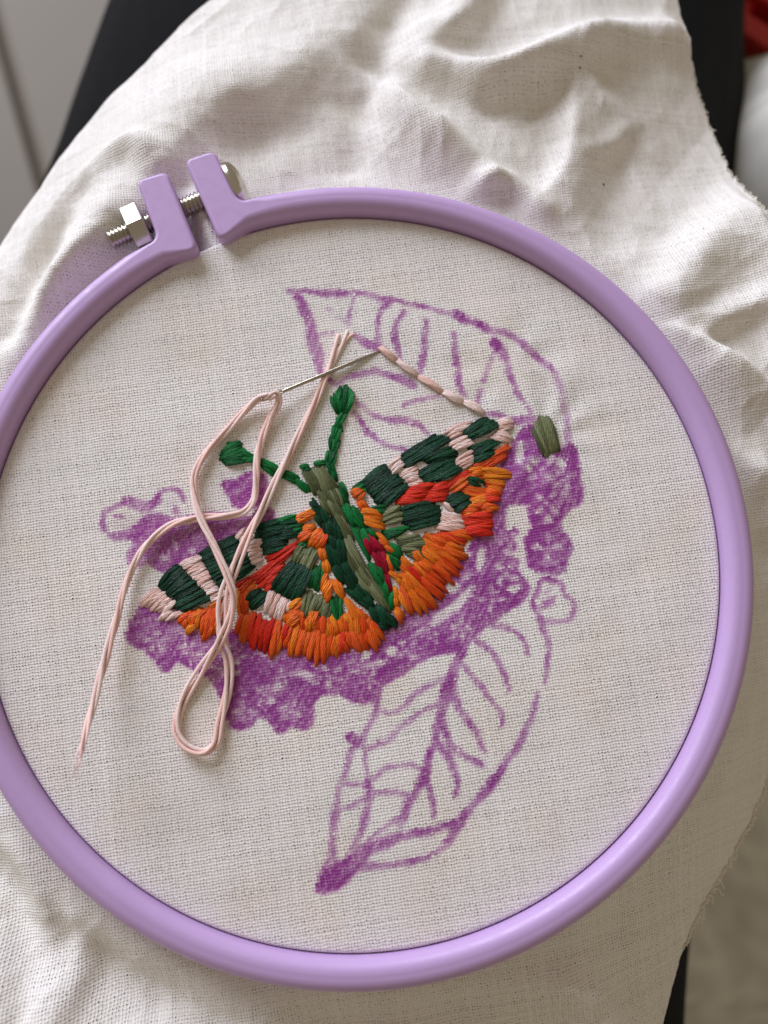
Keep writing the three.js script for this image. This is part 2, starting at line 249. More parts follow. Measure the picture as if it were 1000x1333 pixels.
function foldHeight(x, z) {
  let y = 0;
  for (const { q, amp, wl, wr } of folds) {
    let best = 1e9, side = 0, along = 0;
    for (let i = 0; i + 1 < q.length; i++) {
      const [ax, az] = q[i], dx = q[i + 1][0] - ax, dz = q[i + 1][1] - az, L = dx * dx + dz * dz, t = clamp(((x - ax) * dx + (z - az) * dz) / L, 0, 1), ex = x - ax - t * dx, ez = z - az - t * dz, d = ex * ex + ez * ez;
      if (d < best) { best = d; side = (dx * (z - az) - dz * (x - ax)) / Math.sqrt(L); along = (i + t) / (q.length - 1); }
    }
    const w = lerp(wl, wr, smoothstep(side, -3, 3)), d2 = best / (w * w);
    if (d2 < 9) y += amp * Math.exp(-d2) * (0.35 + 0.65 * Math.sin(Math.PI * clamp(along, 0.08, 0.92)));
  }
  const wob = 2.5 * n2(x * 0.03, z * 0.03);
  y += 1.0 * n2(x * 0.024 + 3, z * 0.024 + wob * 0.1) + 0.3 * n2(x * 0.06, z * 0.05 + 8) + 0.55 * (0.6 - Math.pow(Math.abs(n2(x * 0.045 + wob * 0.12, z * 0.04 - wob * 0.1)), 0.7)) + 0.2 * (0.6 - Math.pow(Math.abs(n2(x * 0.1 + 20, z * 0.09 + wob * 0.2)), 0.75)) + 0.05 * n2(x * 0.22, z * 0.22) + 0.02 * n2(x * 0.5, z * 0.5);
  return y;
}
// the cloth's outline: photograph pixel, height in mm, how late it falls
const outline = [[-420, 700, -34, 1.4], [-160, 500, -26, 1.6], [0, 322, -20, 2.2], [52, 245, -19, 2.4], [105, 170, -18, 2.4], [190, 84, -17, 2.4], [282, -8, -16, 2.2], [360, -130, -16, 1.5], [600, -220, -16, 1.2], [845, -160, -18, 1.2], [872, -40, -19, 1.2], [884, 10, -19, 1.2], [893, 45, -19, 1.2], [904, 110, -19, 1.2], [925, 165, -19, 1.2], [946, 222, -16, 1.2], [966, 262, -13, 1.2], [1002, 315, -8, 1.3], [1070, 430, -8, 1.3], [1110, 600, -20, 1.2], [1085, 800, -26, 0.95], [1050, 910, -29, 0.95], [1003, 1005, -30, 0.95], [955, 1110, -30, 0.95], [912, 1185, -29, 0.95], [898, 1215, -28, 0.95], [886, 1245, -27, 1], [874, 1290, -26, 1], [862, 1340, -25, 1], [835, 1460, -22, 1], [620, 1600, -24, 1.2], [300, 1640, 4, 1], [-120, 1540, 10, 1], [-340, 1250, -14, 1.2], [-450, 960, -36, 1.4]]
  .map(([px, py, y, e]) => { const p = P(px, py, y); return { a: Math.atan2(p.z, p.x), r: Math.hypot(p.x, p.z), y, e }; }).sort((a, b) => a.a - b.a);
function edgeAt(a) {
  let i = outline.findIndex((o) => o.a > a); if (i < 0) i = 0;
  const o1 = outline[i], o0 = outline[(i + outline.length - 1) % outline.length], a0 = o0.a > a ? o0.a - 2 * Math.PI : o0.a, a1 = o1.a <= a0 ? o1.a + 2 * Math.PI : o1.a, t = clamp((a - a0) / (a1 - a0), 0, 1);
  return { r: lerp(o0.r, o1.r, t), y: lerp(o0.y, o1.y, t), e: lerp(o0.e, o1.e, t) };
}
const gapAt = (() => { const p = P(273, 300, -4); return Math.atan2(p.z, p.x); })();
function clothPoint(a, s) {
  const e = edgeAt(a), frayed = smoothstep(Math.cos(a + 0.35), 0.2, 0.5), ragged = frayed * (0.5 * n2(a * 46, 1) + 0.35 * n2(a * 140, 2) + 0.2 * n2(a * 420, 3));
  const r = lerp(RIN - 0.15, e.r + ragged, s), x = r * Math.cos(a), z = r * Math.sin(a), t = clamp((r - 81) / (e.r - 81), 0, 1);
  const y = -5.7 + (e.y + 5.7) * Math.pow(t, e.e) + foldHeight(x, z) * smoothstep(r, 81, 91) * (1 - 0.4 * smoothstep(t, 0.9, 1));
  const lift = 4.6 * Math.exp(-(((a - gapAt) * r / 3) ** 2)) * (1 - smoothstep(r, 84, 93));
  return V(x, Math.min(y, -5.7 + smoothstep(r, 80, 92) * 12) + lift, z);
}
const grainUV = (p) => { const [a, b] = toGrain(p.x, p.z); return [a / TILE, b / TILE]; };
const cloth = group('cotton_cloth');
tag(cloth, 'white cotton cloth stretched in a lilac hoop, butterfly half embroidered over a purple pen drawing', 'cloth');
{
  const rows = [], NA = 1400, NS = 130;
  for (let i = 0; i <= NS; i++) { const row = []; for (let j = 0; j < NA; j++) row.push(clothPoint((j / NA) * 2 * Math.PI - Math.PI, i / NS)); rows.push(row); }
  mesh('loose_cloth', rings(rows, true, grainUV), clothMaterial, cloth);
  const inner = [], rim = [[73.2, 0], [73.7, -0.12], [74.0, -0.4], [74.14, -0.9], [74.15, -2.5], [74.15, -4.5], [74.15, -5.7]];
  const steps = [...Array(74).keys()].map((i) => [i * 0.985 + 0.05, 0]).concat(rim), pull = P(712, 570), leafPull = P(660, 480);
  for (const [r, y0] of steps) {
    const row = [];
    for (let j = 0; j < 420; j++) {
      const a = (j / 420) * 2 * Math.PI - Math.PI, x = r * Math.cos(a), z = r * Math.sin(a), fade = smoothstep(73.5 - r, 0, 14);
      const d = Math.hypot(x - pull.x, z - pull.z), b = Math.atan2(z - pull.z, x - pull.x), e = Math.hypot(x - leafPull.x, z - leafPull.z), c = Math.atan2(z - leafPull.z, x - leafPull.x);
      const tug = 0.3 * Math.exp(-d / 15) * Math.sin(b * 9 + 0.8 * n2(d * 0.1, 2)) * smoothstep(d, 2, 8) + 0.26 * Math.exp(-e / 14) * Math.sin(c * 7 + 1) * smoothstep(e, 3, 9);
      row.push(V(x, y0 + fade * (tug + 0.2 * n2(x * 0.035, z * 0.035) + 0.05 * n2(x * 0.11, z * 0.11)), z));
    }
    inner.push(row);
  }
  const panel = mesh('hooped_panel', rings(inner, true, (p) => { const [a, b] = toGrain(p.x, p.z); return [a / SIDE + 0.5, b / SIDE + 0.5]; }), panelMaterial, cloth);
  panel.userData.label = 'taut round of the cloth with purple pen drawing of leaves and flowers';
}

// ---------------------------------------------------------------- embroidery thread and stitches
const fibreTexture = (() => {
  const n = 256, d = new Uint8Array(n * n * 4);
  for (let y = 0; y < n; y++) for (let x = 0; x < n; x++) {
    const s = (x / n) * 9 + (y / n) * 3, f = s - Math.floor(s), h = 0.2 + 0.6 * Math.sin(f * Math.PI) + 0.2 * n2(x * 0.16, y * 0.02), o = (y * n + x) * 4;
    d[o] = d[o + 1] = d[o + 2] = clamp(h, 0, 1) * 255; d[o + 3] = 255;
  }
  return texture(d, n, n);
})();
const threadMat = (h) => { const c = hex(h); return mat(c, 0.4, { bumpMap: fibreTexture, bumpScale: 0.0002, sheen: 0.12, sheenRoughness: 0.4, sheenColor: c.clone().lerp(hex('#ffffff'), 0.4), specularIntensity: 0.75, specularColor: c.clone().lerp(hex('#ffffff'), 0.55) }); };
const shades = {
  D: ['#0a3722', '#0d422a', '#082f1d', '#104a2c'], G: ['#0c6a30', '#117a38', '#0a5a2a', '#178442'], P: ['#f8cfc2', '#fbd9ce', '#f2c5b7', '#fde2d9'], V: ['#ec571c', '#f46522', '#e24b16', '#f0602a'],
  O: ['#f0731c', '#f68222', '#e8661a'], Y: ['#f0801c', '#f58e24', '#ea7418'], R: ['#e0301a', '#ea3c22', '#d42614'], S: ['#687049', '#787f56', '#5a613f', '#878c66'], C: ['#b01034', '#c0183e', '#9c0e2c'],
};
const threads = Object.fromEntries(Object.entries(shades).map(([k, list]) => [k, list.map(threadMat)]));
function stitchGeometry(a, b, w, h, lift, lobes = 3) {
  const L = a.distanceTo(b), nl = Math.max(8, Math.min(18, Math.ceil(L * 2))), nr = 16, dir = b.clone().sub(a).normalize(), side = V(-dir.z, 0, dir.x), rows = [], phase = rnd() * 6, twist = (rnd() < 0.9 ? 1 : -1) * (L / 5.5) * (0.8 + 0.5 * rnd()), bow = jit(0.035) * L;
  for (let i = 0; i <= nl; i++) {
    const t = i / nl, arch = Math.pow(Math.sin(Math.PI * clamp(t, 0.0, 1)), 0.5), c = a.clone().lerp(b, t).addScaledVector(side, bow * Math.sin(Math.PI * t));
    c.y += lift + h * (0.62 * arch) - 0.35 * (1 - arch);
    const k = 0.4 + 0.6 * Math.pow(Math.sin(Math.PI * t), 0.6), row = [];
    for (let j = 0; j < nr; j++) {
      const q = (j / nr) * 2 * Math.PI, m = 1 + 0.17 * Math.cos(lobes * (q - twist * t * 2) + phase);
      row.push(c.clone().addScaledVector(side, Math.cos(q) * (w / 2) * k * m).add(V(0, Math.sin(q) * (h / 2) * k * m, 0)));
    }
    rows.push(row);
  }
  return rings(rows, true, (p, i, j) => [j / nr, (i / nl) * L / 6 + phase]);
}
const PXMM = 0.155;
// a fan of n stitches between its first (x1 y1 -> x2 y2) and its last; widths in photograph pixels
function fan(parent, name, f, key, n, [ax, ay, bx, by], [cx, cy, dx, dy], { w, bulge = 0, lift = 0, fat = 1, ends = 0.9 } = {}) {
  if (n > 3) n = Math.round(n * ('DSPG'.includes(key) ? 1.55 : 1.3));
  const px = (x, y) => f(x, y), A = px(ax, ay), B = px(bx, by), Cc = px(cx, cy), Dd = px(dx, dy);
  const gap = n > 1 ? Math.max(Math.hypot(Cc[0] - A[0], Cc[1] - A[1]), Math.hypot(Dd[0] - B[0], Dd[1] - B[1])) / (n - 1) : 6;
  const width = w ? w * ('DSPG'.includes(key) ? 1.22 : 1.36) : clamp(gap * 1.7, 5.6, 8.6);
  for (let i = 0; i < n; i++) {
    const t = n > 1 ? i / (n - 1) : 0, out = bulge * Math.sin(Math.PI * t) + 3;
    let s = [lerp(A[0], Cc[0], t), lerp(A[1], Cc[1], t)], e = [lerp(B[0], Dd[0], t), lerp(B[1], Dd[1], t)];
    const L = Math.hypot(e[0] - s[0], e[1] - s[1]) || 1, ux = (e[0] - s[0]) / L, uy = (e[1] - s[1]) / L;
    s = [s[0] - ux * (out + jit(ends * 3)) + jit(ends * 0.8), s[1] - uy * (out + jit(ends * 3)) + jit(ends * 0.8)]; e = [e[0] + ux * (out + jit(ends * 3)) + jit(ends * 0.8), e[1] + uy * (out + jit(ends * 3)) + jit(ends * 0.8)];
    const pa = P(...s), pb = P(...e), other = key === 'V' && rnd() < 0.3 ? (rnd() < 0.75 ? 'O' : 'R') : key === 'O' && rnd() < 0.25 ? (rnd() < 0.5 ? 'Y' : 'V')   : key, list = threads[other];
    mesh(name, stitchGeometry(pa, pb, width * PXMM * (1 + jit(0.1)), width * PXMM * 0.6 * fat, lift + rnd() * 0.28, 3), list[Math.floor(rnd() * list.length)], parent);
  }
}
const butterfly = group('embroidered_butterfly', cloth);
butterfly.userData.label = 'butterfly in satin stitch, green, pink and orange wings on olive body';
const Z1 = zoomed(460, 530, 4.545), Z2 = zoomed(440, 620, 4.545), Z3 = zoomed(370, 580, 5.332), Z4 = zoomed(280, 480, 4.545), Z5 = zoomed(170, 660, 5.882), Z6 = zoomed(290, 660, 5.882), Z7 = zoomed(380, 740, 7.143);
// long and short stitches between an inner and an outer line, all along the wing's edge
function fringe(f, keys, inner, outer, o = {}) {
  for (let i = 0; i + 1 < inner.length; i++) {
    const a = f(...inner[i]), b = f(...inner[i + 1]), c = f(...outer[i]), d = f(...outer[i + 1]), n = Math.max(2, Math.round(Math.max(Math.hypot(b[0] - a[0], b[1] - a[1]), Math.hypot(d[0] - c[0], d[1] - c[1])) / 4.6));
    const t = 1 - 1 / n; fan(butterfly, 'wing_edge_stitch', whole, keys[i % keys.length], n <= 3 ? n : Math.round(n / 1.3), [...a, ...c], [lerp(a[0], b[0], t), lerp(a[1], b[1], t), lerp(c[0], d[0], t), lerp(c[1], d[1], t)], { w: 5.6, ends: 1.7, ...o });
  }
}
const kindOf = (own, key) => (key === 'P' ? 'wing_band_stitch' : key === 'V' ? 'wing_edge_stitch' : own);
const fw = (...a) => fan(butterfly, kindOf('forewing_stitch', a[1]), ...a), hw = (...a) => fan(butterfly, kindOf('hindwing_stitch', a[1]), ...a), bd = (...a) => fan(butterfly, 'body_stitch', ...a), an = (...a) => fan(butterfly, 'antenna_stitch', ...a);
{ // right wings
  fringe(Z2, ['V'], [[680, 330], [600, 345], [560, 400], [520, 450], [480, 510], [445, 560], [410, 600], [380, 640], [350, 690]], [[800, 345], [748, 400], [735, 480], [692, 592], [650, 640], [628, 702], [545, 782], [470, 800], [400, 828]]);
  fringe(Z2, ['V', 'O'], [[560, 350], [510, 420], [460, 500], [400, 560], [360, 600]], [[680, 400], [620, 500], [560, 590], [490, 680], [410, 730]], { lift: 0.1 });
  hw(Z2, 'Y', 3, [330, 650, 355, 720], [340, 700, 350, 780], { w: 5 }); hw(Z2, 'O', 4, [340, 775, 385, 830], [345, 800, 370, 858], { w: 5 });
  hw(Z2, 'O', 5, [515, 335, 640, 440], [500, 430, 610, 505], { lift: 0.15 }); hw(Z2, 'O', 2, [430, 435, 485, 520], [445, 440, 500, 510], { lift: 0.15 }); hw(Z2, 'O', 4, [375, 475, 440, 545], [365, 525, 430, 600], { lift: 0.15 }); hw(Z2, 'Y', 4, [310, 560, 395, 610], [330, 580, 375, 650], { lift: 0.15 });
  hw(Z2, 'S', 5, [350, 365, 470, 345], [380, 425, 540, 390], { w: 5 }); hw(Z2, 'S', 4, [370, 430, 490, 440], [450, 480, 550, 490], { w: 5 });
  hw(Z2, 'G', 5, [270, 330, 410, 300], [290, 370, 390, 325], { w: 5 }); hw(Z2, 'G', 5, [310, 400, 370, 440], [300, 460, 370, 520], { w: 5 }); hw(Z2, 'G', 3, [300, 480, 350, 560], [340, 470, 370, 530], { w: 5 });
  hw(Z1, 'S', 5, [165, 645, 270, 590], [180, 690, 300, 660], { w: 5 }); hw(Z1, 'G', 3, [110, 600, 190, 590], [120, 620, 200, 615], { w: 5 });
  hw(Z2, 'C', 4, [150, 350, 195, 450], [195, 350, 270, 440]); hw(Z2, 'C', 5, [195, 440, 250, 540], [265, 435, 290, 580]); hw(Z2, 'C', 3, [275, 580, 300, 692], [292, 570, 312, 680]);
  hw(Z2, 'O', 2, [115, 150, 150, 200], [130, 140, 175, 190], { w: 5, lift: 0.1 }); hw(Z2, 'Y', 7, [135, 200, 250, 225], [155, 275, 275, 310], { w: 5, lift: 0.15 }); hw(Z2, 'O', 4, [225, 335, 285, 390], [265, 400, 330, 455], { w: 5, lift: 0.1 }); hw(Z2, 'O', 2, [285, 465, 310, 560], [300, 470, 322, 560], { w: 4.5 });
  hw(Z1, 'P', 6, [520, 625, 650, 640], [498, 715, 645, 722], { w: 5.5 }); hw(Z1, 'P', 2, [530, 570, 590, 615], [545, 565, 600, 600], { w: 5 });
  hw(Z1, 'D', 11, [300, 605, 465, 562], [350, 725, 510, 690], { w: 5, bulge: 6, lift: 0.25 });
  hw(Z1, 'R', 6, [650, 655, 830, 635], [670, 755, 812, 750], { w: 6 }); hw(Z1, 'V', 4, [740, 580, 850, 590], [760, 625, 835, 610], { w: 6 }); hw(Z1, 'O', 3, [640, 605, 725, 590], [650, 640, 730, 620], { w: 5.5 });
  fw(Z1, 'V', 5, [525, 480, 690, 370], [590, 512, 700, 420]); fw(Z1, 'V', 5, [715, 355, 925, 225], [780, 378, 902, 300]); fw(Z1, 'Y', 3, [740, 375, 925, 385], [755, 405, 922, 412]); fw(Z1, 'Y', 2, [690, 372, 770, 365], [700, 395, 760, 385]); fw(Z1, 'O', 3, [690, 410, 780, 400], [680, 430, 760, 430], { w: 5 });
  fw(Z1, 'O', 4, [770, 425, 890, 440], [790, 475, 880, 485]); fw(Z1, 'V', 5, [620, 465, 830, 500], [640, 500, 800, 545]); fw(Z1, 'O', 4, [690, 540, 800, 510], [700, 590, 790, 570], { w: 5.5 }); fw(Z1, 'V', 3, [770, 500, 870, 505], [780, 545, 860, 545]);
  fw(Z1, 'R', 5, [250, 570, 415, 560], [335, 480, 480, 462]); fw(Z1, 'R', 5, [400, 552, 560, 547], [450, 480, 560, 440]);
  fw(Z1, 'D', 2, [665, 435, 755, 468], [690, 425, 765, 450], { w: 5, lift: 0.3 }); fw(Z1, 'D', 8, [555, 550, 640, 508], [600, 620, 698, 570], { w: 5, bulge: 2, lift: 0.2 });
  fw(Z1, 'P', 4, [552, 148, 700, 92], [575, 178, 660, 150], { w: 5 }); fw(Z1, 'P', 5, [565, 225, 680, 170], [600, 260, 715, 215], { w: 5 }); fw(Z1, 'P', 4, [590, 335, 712, 258], [630, 362, 712, 320], { w: 5 });
  fw(Z1, 'P', 4, [860, 85, 940, 68], [868, 130, 930, 120], { w: 5 }); fw(Z1, 'P', 5, [815, 180, 930, 205], [865, 135, 930, 175], { w: 5 });
  fw(Z1, 'P', 5, [210, 355, 272, 295], [225, 410, 312, 330], { w: 5 }); fw(Z1, 'P', 6, [275, 405, 375, 350], [340, 460, 410, 455], { w: 5 });
  fw(Z1, 'D', 8, [655, 150, 770, 72], [710, 190, 862, 118], { w: 5.2, bulge: 3, lift: 0.2 }); fw(Z1, 'D', 4, [695, 245, 820, 195], [720, 280, 865, 215], { w: 5.2, lift: 0.2 }); fw(Z1, 'D', 4, [712, 290, 840, 255], [720, 330, 830, 285], { w: 5.2, lift: 0.2 });
  fw(Z1, 'D', 9, [285, 292, 470, 172], [315, 360, 565, 195], { w: 5, bulge: 3, lift: 0.2 }); fw(Z1, 'D', 4, [400, 310, 580, 240], [440, 330, 605, 280], { w: 5.2, lift: 0.25 }); fw(Z1, 'D', 6, [385, 395, 600, 295], [420, 440, 610, 340], { w: 5.4, lift: 0.2 }); fw(Z1, 'D', 3, [440, 445, 610, 345], [490, 440, 628, 365], { w: 5.4, lift: 0.25 });
  fw(Z1, 'G', 3, [5, 490, 60, 445], [15, 510, 70, 480], { w: 5 }); fw(Z1, 'D', 15, [52, 440, 170, 345], [190, 585, 320, 480], { w: 5, bulge: 3, lift: 0.2 }); fw(Z1, 'O', 4, [0, 505, 50, 475], [25, 550, 55, 500], { w: 5, lift: 0.1 });
}
{ // left wings
  fw(Z5, 'V', 5, [360, 880, 450, 820], [430, 885, 600, 775]); fw(Z5, 'V', 6, [545, 1030, 640, 840], [660, 950, 710, 790]); fw(Z5, 'V', 4, [540, 910, 650, 790], [600, 900, 700, 760]); fw(Z5, 'Y', 2, [435, 970, 480, 895], [450, 965, 500, 895], { w: 6 }); fw(Z5, 'Y', 3, [620, 775, 700, 725], [640, 790, 710, 750], { w: 5 });
  fw(Z5, 'P', 10, [70, 735, 190, 625], [240, 810, 358, 705], { w: 5.2, bulge: 2 }); fw(Z5, 'P', 4, [225, 860, 290, 790], [330, 855, 405, 812], { w: 5.2 });
  fw(Z5, 'D', 13, [222, 595, 350, 450], [390, 800, 630, 690], { w: 5, bulge: 2, lift: 0.15 }); fw(Z5, 'P', 11, [385, 440, 530, 372], [620, 725, 702, 690], { w: 5 });
  fw(Z5, 'D', 15, [540, 360, 810, 222], [690, 610, 940, 465], { w: 5.2, bulge: 3, lift: 0.15 });
  fw(Z6, 'P', 4, [105, 250, 165, 180], [150, 290, 235, 240], { w: 5 }); fw(Z6, 'P', 8, [200, 285, 310, 250], [215, 440, 300, 405], { w: 5 });
  fw(Z6, 'D', 12, [260, 150, 480, 95], [325, 360, 480, 312], { w: 5, bulge: 3, lift: 0.1 }); fw(Z6, 'D', 7, [420, 130, 600, 120], [400, 260, 610, 220], { w: 5, lift: 0.15 }); fw(Z6, 'G', 4, [400, 115, 560, 68], [430, 130, 575, 110], { w: 4.8, lift: 0.2 }); fw(Z6, 'G', 3, [480, 160, 600, 145], [570, 215, 625, 180], { w: 4.6, lift: 0.2 });
  hw(Z6, 'R', 6, [330, 395, 595, 262], [400, 470, 560, 310]); hw(Z6, 'R', 8, [200, 545, 410, 390], [290, 620, 480, 445]); hw(Z6, 'R', 5, [290, 560, 470, 465], [330, 640, 430, 545]); hw(Z6, 'V', 5, [115, 605, 200, 545], [140, 720, 270, 600]); hw(Z6, 'V', 6, [115, 640, 135, 850], [200, 620, 190, 800]);
  hw(Z6, 'D', 8, [185, 705, 255, 635], [250, 780, 342, 700], { w: 5, bulge: 3, lift: 0.2 }); hw(Z6, 'D', 13, [375, 615, 530, 430], [570, 710, 680, 480], { w: 5.2, bulge: 3, lift: 0.2 });
  hw(Z6, 'P', 6, [320, 800, 365, 660], [440, 870, 495, 710], { w: 5.4 }); hw(Z6, 'P', 2, [480, 790, 540, 720], [490, 800, 550, 735], { w: 5 });
  hw(Z6, 'S', 7, [535, 410, 600, 300], [660, 510, 740, 335], { w: 5 }); hw(Z6, 'S', 6, [610, 850, 650, 650], [700, 800, 760, 690], { w: 5 }); hw(Z6, 'S', 5, [720, 800, 765, 700], [800, 890, 825, 770], { w: 5 }); hw(Z6, 'G', 6, [650, 610, 700, 480], [750, 640, 772, 430], { w: 5 }); hw(Z6, 'G', 2, [580, 300, 640, 260], [600, 310, 650, 280], { w: 5 });
  hw(Z6, 'G', 5, [825, 700, 880, 915], [895, 690, 905, 920], { w: 5 });
  hw(Z6, 'O', 4, [565, 85, 700, 28], [570, 135, 715, 62], { w: 5.5, lift: 0.1 }); hw(Z6, 'O', 5, [620, 170, 690, 138], [585, 255, 690, 195], { w: 5.5, lift: 0.12 }); hw(Z6, 'O', 6, [655, 285, 735, 185], [745, 315, 798, 185], { w: 5.5, lift: 0.1 }); hw(Z6, 'O', 3, [748, 320, 765, 410], [775, 310, 795, 410], { w: 5 }); hw(Z6, 'O', 3, [775, 410, 785, 520], [795, 400, 812, 510], { w: 5 });
  hw(Z6, 'O', 5, [765, 620, 800, 520], [790, 725, 838, 600], { w: 5.4 }); hw(Z6, 'O', 3, [838, 555, 915, 700], [870, 560, 930, 690], { w: 5.4 });
  fringe(Z6, ['V', 'R', 'R', 'V', 'V', 'V', 'V', 'V', 'V', 'V'], [[150, 800], [240, 805], [310, 840], [430, 880], [500, 880], [590, 890], [650, 940], [710, 940], [790, 940], [860, 960], [950, 920]], [[95, 992], [190, 1045], [270, 1055], [375, 1135], [450, 1080], [530, 1150], [590, 1110], [670, 1195], [775, 1182], [840, 1140], [920, 1120]]);
  fringe(Z7, ['V'], [[430, 590], [500, 560], [590, 545], [660, 530], [720, 480], [760, 510]], [[470, 785], [590, 748], [660, 722], [780, 748], [825, 680], [868, 600]]);
  fringe(Z7, ['V', 'O'], [[480, 430], [560, 420], [640, 430], [700, 460]], [[520, 600], [600, 640], [690, 640], [770, 580]], { lift: 0.08 });
  hw(Z6, 'O', 5, [490, 870, 590, 775], [510, 925, 600, 835], { w: 5.5, lift: 0.12 }); hw(Z6, 'O', 3, [500, 790, 600, 705], [520, 810, 610, 730], { w: 5.5, lift: 0.1 }); hw(Z6, 'O', 5, [640, 945, 685, 790], [700, 930, 722, 800], { w: 5.5, lift: 0.12 }); hw(Z6, 'O', 3, [770, 850, 790, 980], [805, 860, 830, 1000], { w: 5, lift: 0.1 }); hw(Z6, 'Y', 3, [830, 845, 860, 990], [845, 840, 880, 970], { w: 4.6, lift: 0.1 }); hw(Z6, 'O', 3, [905, 825, 940, 930], [940, 820, 960, 930], { w: 5, lift: 0.1 });
  hw(Z7, 'O', 6, [488, 280, 610, 560], [600, 375, 705, 490], { w: 5.4, lift: 0.1 }); hw(Z7, 'O', 3, [460, 430, 530, 540], [490, 420, 550, 520], { w: 5, lift: 0.1 });
}
fringe(Z6, ['O', 'V'], [[480, 800], [600, 810], [640, 850], [760, 860], [840, 850], [930, 820]], [[490, 905], [590, 905], [660, 955], [780, 970], [860, 985], [960, 950]], { lift: -0.05 });
fringe(Z5, ['V'], [[380, 835], [490, 800], [600, 780], [690, 750]], [[400, 890], [470, 925], [560, 960], [690, 920]], { lift: -0.05 });
{ // antennae, body
  an(Z4, 'G', 4, [690, 175, 725, 250], [745, 108, 745, 245], { w: 5.5, lift: 0.15 }); an(Z4, 'G', 4, [765, 108, 760, 250], [815, 150, 785, 250], { w: 5.5, lift: 0.15 });
  for (const [a, b] of [[[755, 258, 712, 345], [775, 265, 725, 350]], [[720, 300, 730, 365], [738, 300, 748, 365]], [[700, 345, 700, 425], [718, 345, 712, 425]], [[738, 350, 712, 440], [746, 360, 725, 440]], [[685, 400, 685, 485], [700, 410, 700, 490]], [[722, 425, 690, 505], [735, 430, 705, 505]], [[668, 490, 655, 560], [685, 490, 670, 565]], [[705, 490, 672, 580], [715, 500, 690, 585]], [[655, 535, 695, 640], [675, 530, 712, 630]], [[588, 560, 655, 545], [592, 570, 660, 560]], [[690, 590, 708, 670], [705, 590, 722, 665]]]) an(Z4, 'G', 2, a, b, { w: 4.2, fat: 1.1, ends: 0.2 });
  an(Z4, 'G', 6, [35, 500, 140, 435], [60, 568, 175, 555], { w: 5, bulge: 2, lift: 0.1 }); an(Z4, 'G', 2, [90, 445, 155, 450], [100, 460, 160, 470], { w: 5 }); an(Z4, 'G', 4, [145, 480, 230, 525], [175, 550, 225, 545], { w: 4.6 }); an(Z4, 'G', 4, [272, 540, 375, 595], [282, 575, 350, 625], { w: 5 }); an(Z4, 'G', 4, [380, 600, 490, 640], [390, 640, 500, 690], { w: 5 }); an(Z4, 'G', 4, [465, 640, 560, 700], [480, 670, 555, 730], { w: 5 }); an(Z4, 'G', 3, [515, 580, 552, 572], [525, 605, 560, 595], { w: 4.6 });
  bd(Z3, 'G', 4, [370, 325, 440, 410], [395, 270, 440, 335], { w: 5 }); bd(Z3, 'G', 4, [435, 430, 545, 570], [500, 430, 575, 580], { w: 5 }); bd(Z3, 'G', 4, [470, 560, 590, 805], [540, 585, 600, 720], { w: 5 }); bd(Z3, 'G', 3, [550, 570, 650, 655], [580, 580, 660, 640], { w: 4.6 }); bd(Z3, 'G', 5, [590, 815, 690, 1000], [650, 830, 700, 950], { w: 5 }); bd(Z3, 'G', 4, [650, 960, 725, 1120], [690, 920, 722, 1060], { w: 5 }); bd(Z3, 'G', 3, [735, 1040, 735, 1130], [758, 1035, 755, 1120], { w: 5 }); bd(Z3, 'G', 3, [400, 1020, 380, 1240], [330, 1040, 385, 1240], { w: 5 });
  bd(Z3, 'S', 6, [215, 290, 300, 430], [350, 290, 400, 430], { w: 4.8, lift: 0.12 }); bd(Z3, 'D', 5, [200, 380, 290, 560], [260, 440, 340, 560], { w: 5, lift: 0.05 }); bd(Z3, 'D', 4, [270, 520, 300, 660], [350, 500, 380, 640], { w: 5 }); bd(Z3, 'G', 4, [395, 400, 470, 560], [450, 420, 500, 540], { w: 5 });
  bd(Z3, 'D', 4, [175, 395, 240, 440], [205, 440, 250, 500], { w: 5 }); bd(Z3, 'D', 4, [215, 480, 270, 560], [250, 500, 300, 540], { w: 5 });
  for (const [a, b] of [[[295, 520, 315, 640], [390, 530, 405, 690]], [[300, 610, 330, 700], [400, 640, 420, 780]], [[290, 660, 330, 850], [400, 690, 430, 840]], [[330, 850, 410, 965], [430, 790, 480, 910]], [[390, 880, 490, 1040], [460, 850, 525, 970]], [[430, 1000, 555, 1110], [490, 950, 605, 1070]], [[500, 1060, 620, 1160], [560, 1030, 620, 1110]]]) bd(Z3, 'D', 6, a, b, { w: 5.2, lift: 0.12 });
  bd(Z3, 'S', 9, [135, 185, 210, 345], [275, 155, 370, 310], { w: 5, lift: 0.2 }); bd(Z3, 'S', 5, [250, 360, 310, 470], [340, 380, 425, 530], { w: 4.8, lift: 0.25 }); bd(Z3, 'S', 5, [345, 375, 480, 640], [330, 430, 440, 670], { w: 4.8, lift: 0.25 }); bd(Z3, 'S', 6, [430, 590, 560, 865], [420, 680, 520, 910], { w: 4.8, lift: 0.25 }); bd(Z3, 'S', 6, [510, 750, 625, 960], [485, 880, 600, 1040], { w: 4.8, lift: 0.22 }); bd(Z3, 'S', 5, [590, 910, 735, 1155], [575, 970, 690, 1130], { w: 4.8, lift: 0.18 });
  bd(Z3, 'D', 6, [595, 1110, 640, 1240], [690, 1130, 700, 1250], { w: 5.4, lift: 0.2 }); bd(Z3, 'D', 3, [625, 1230, 725, 1255], [640, 1260, 720, 1270], { w: 5.2, lift: 0.15 }); bd(Z3, 'D', 4, [680, 1150, 770, 1230], [700, 1180, 770, 1255], { w: 5.2, lift: 0.2 });
}
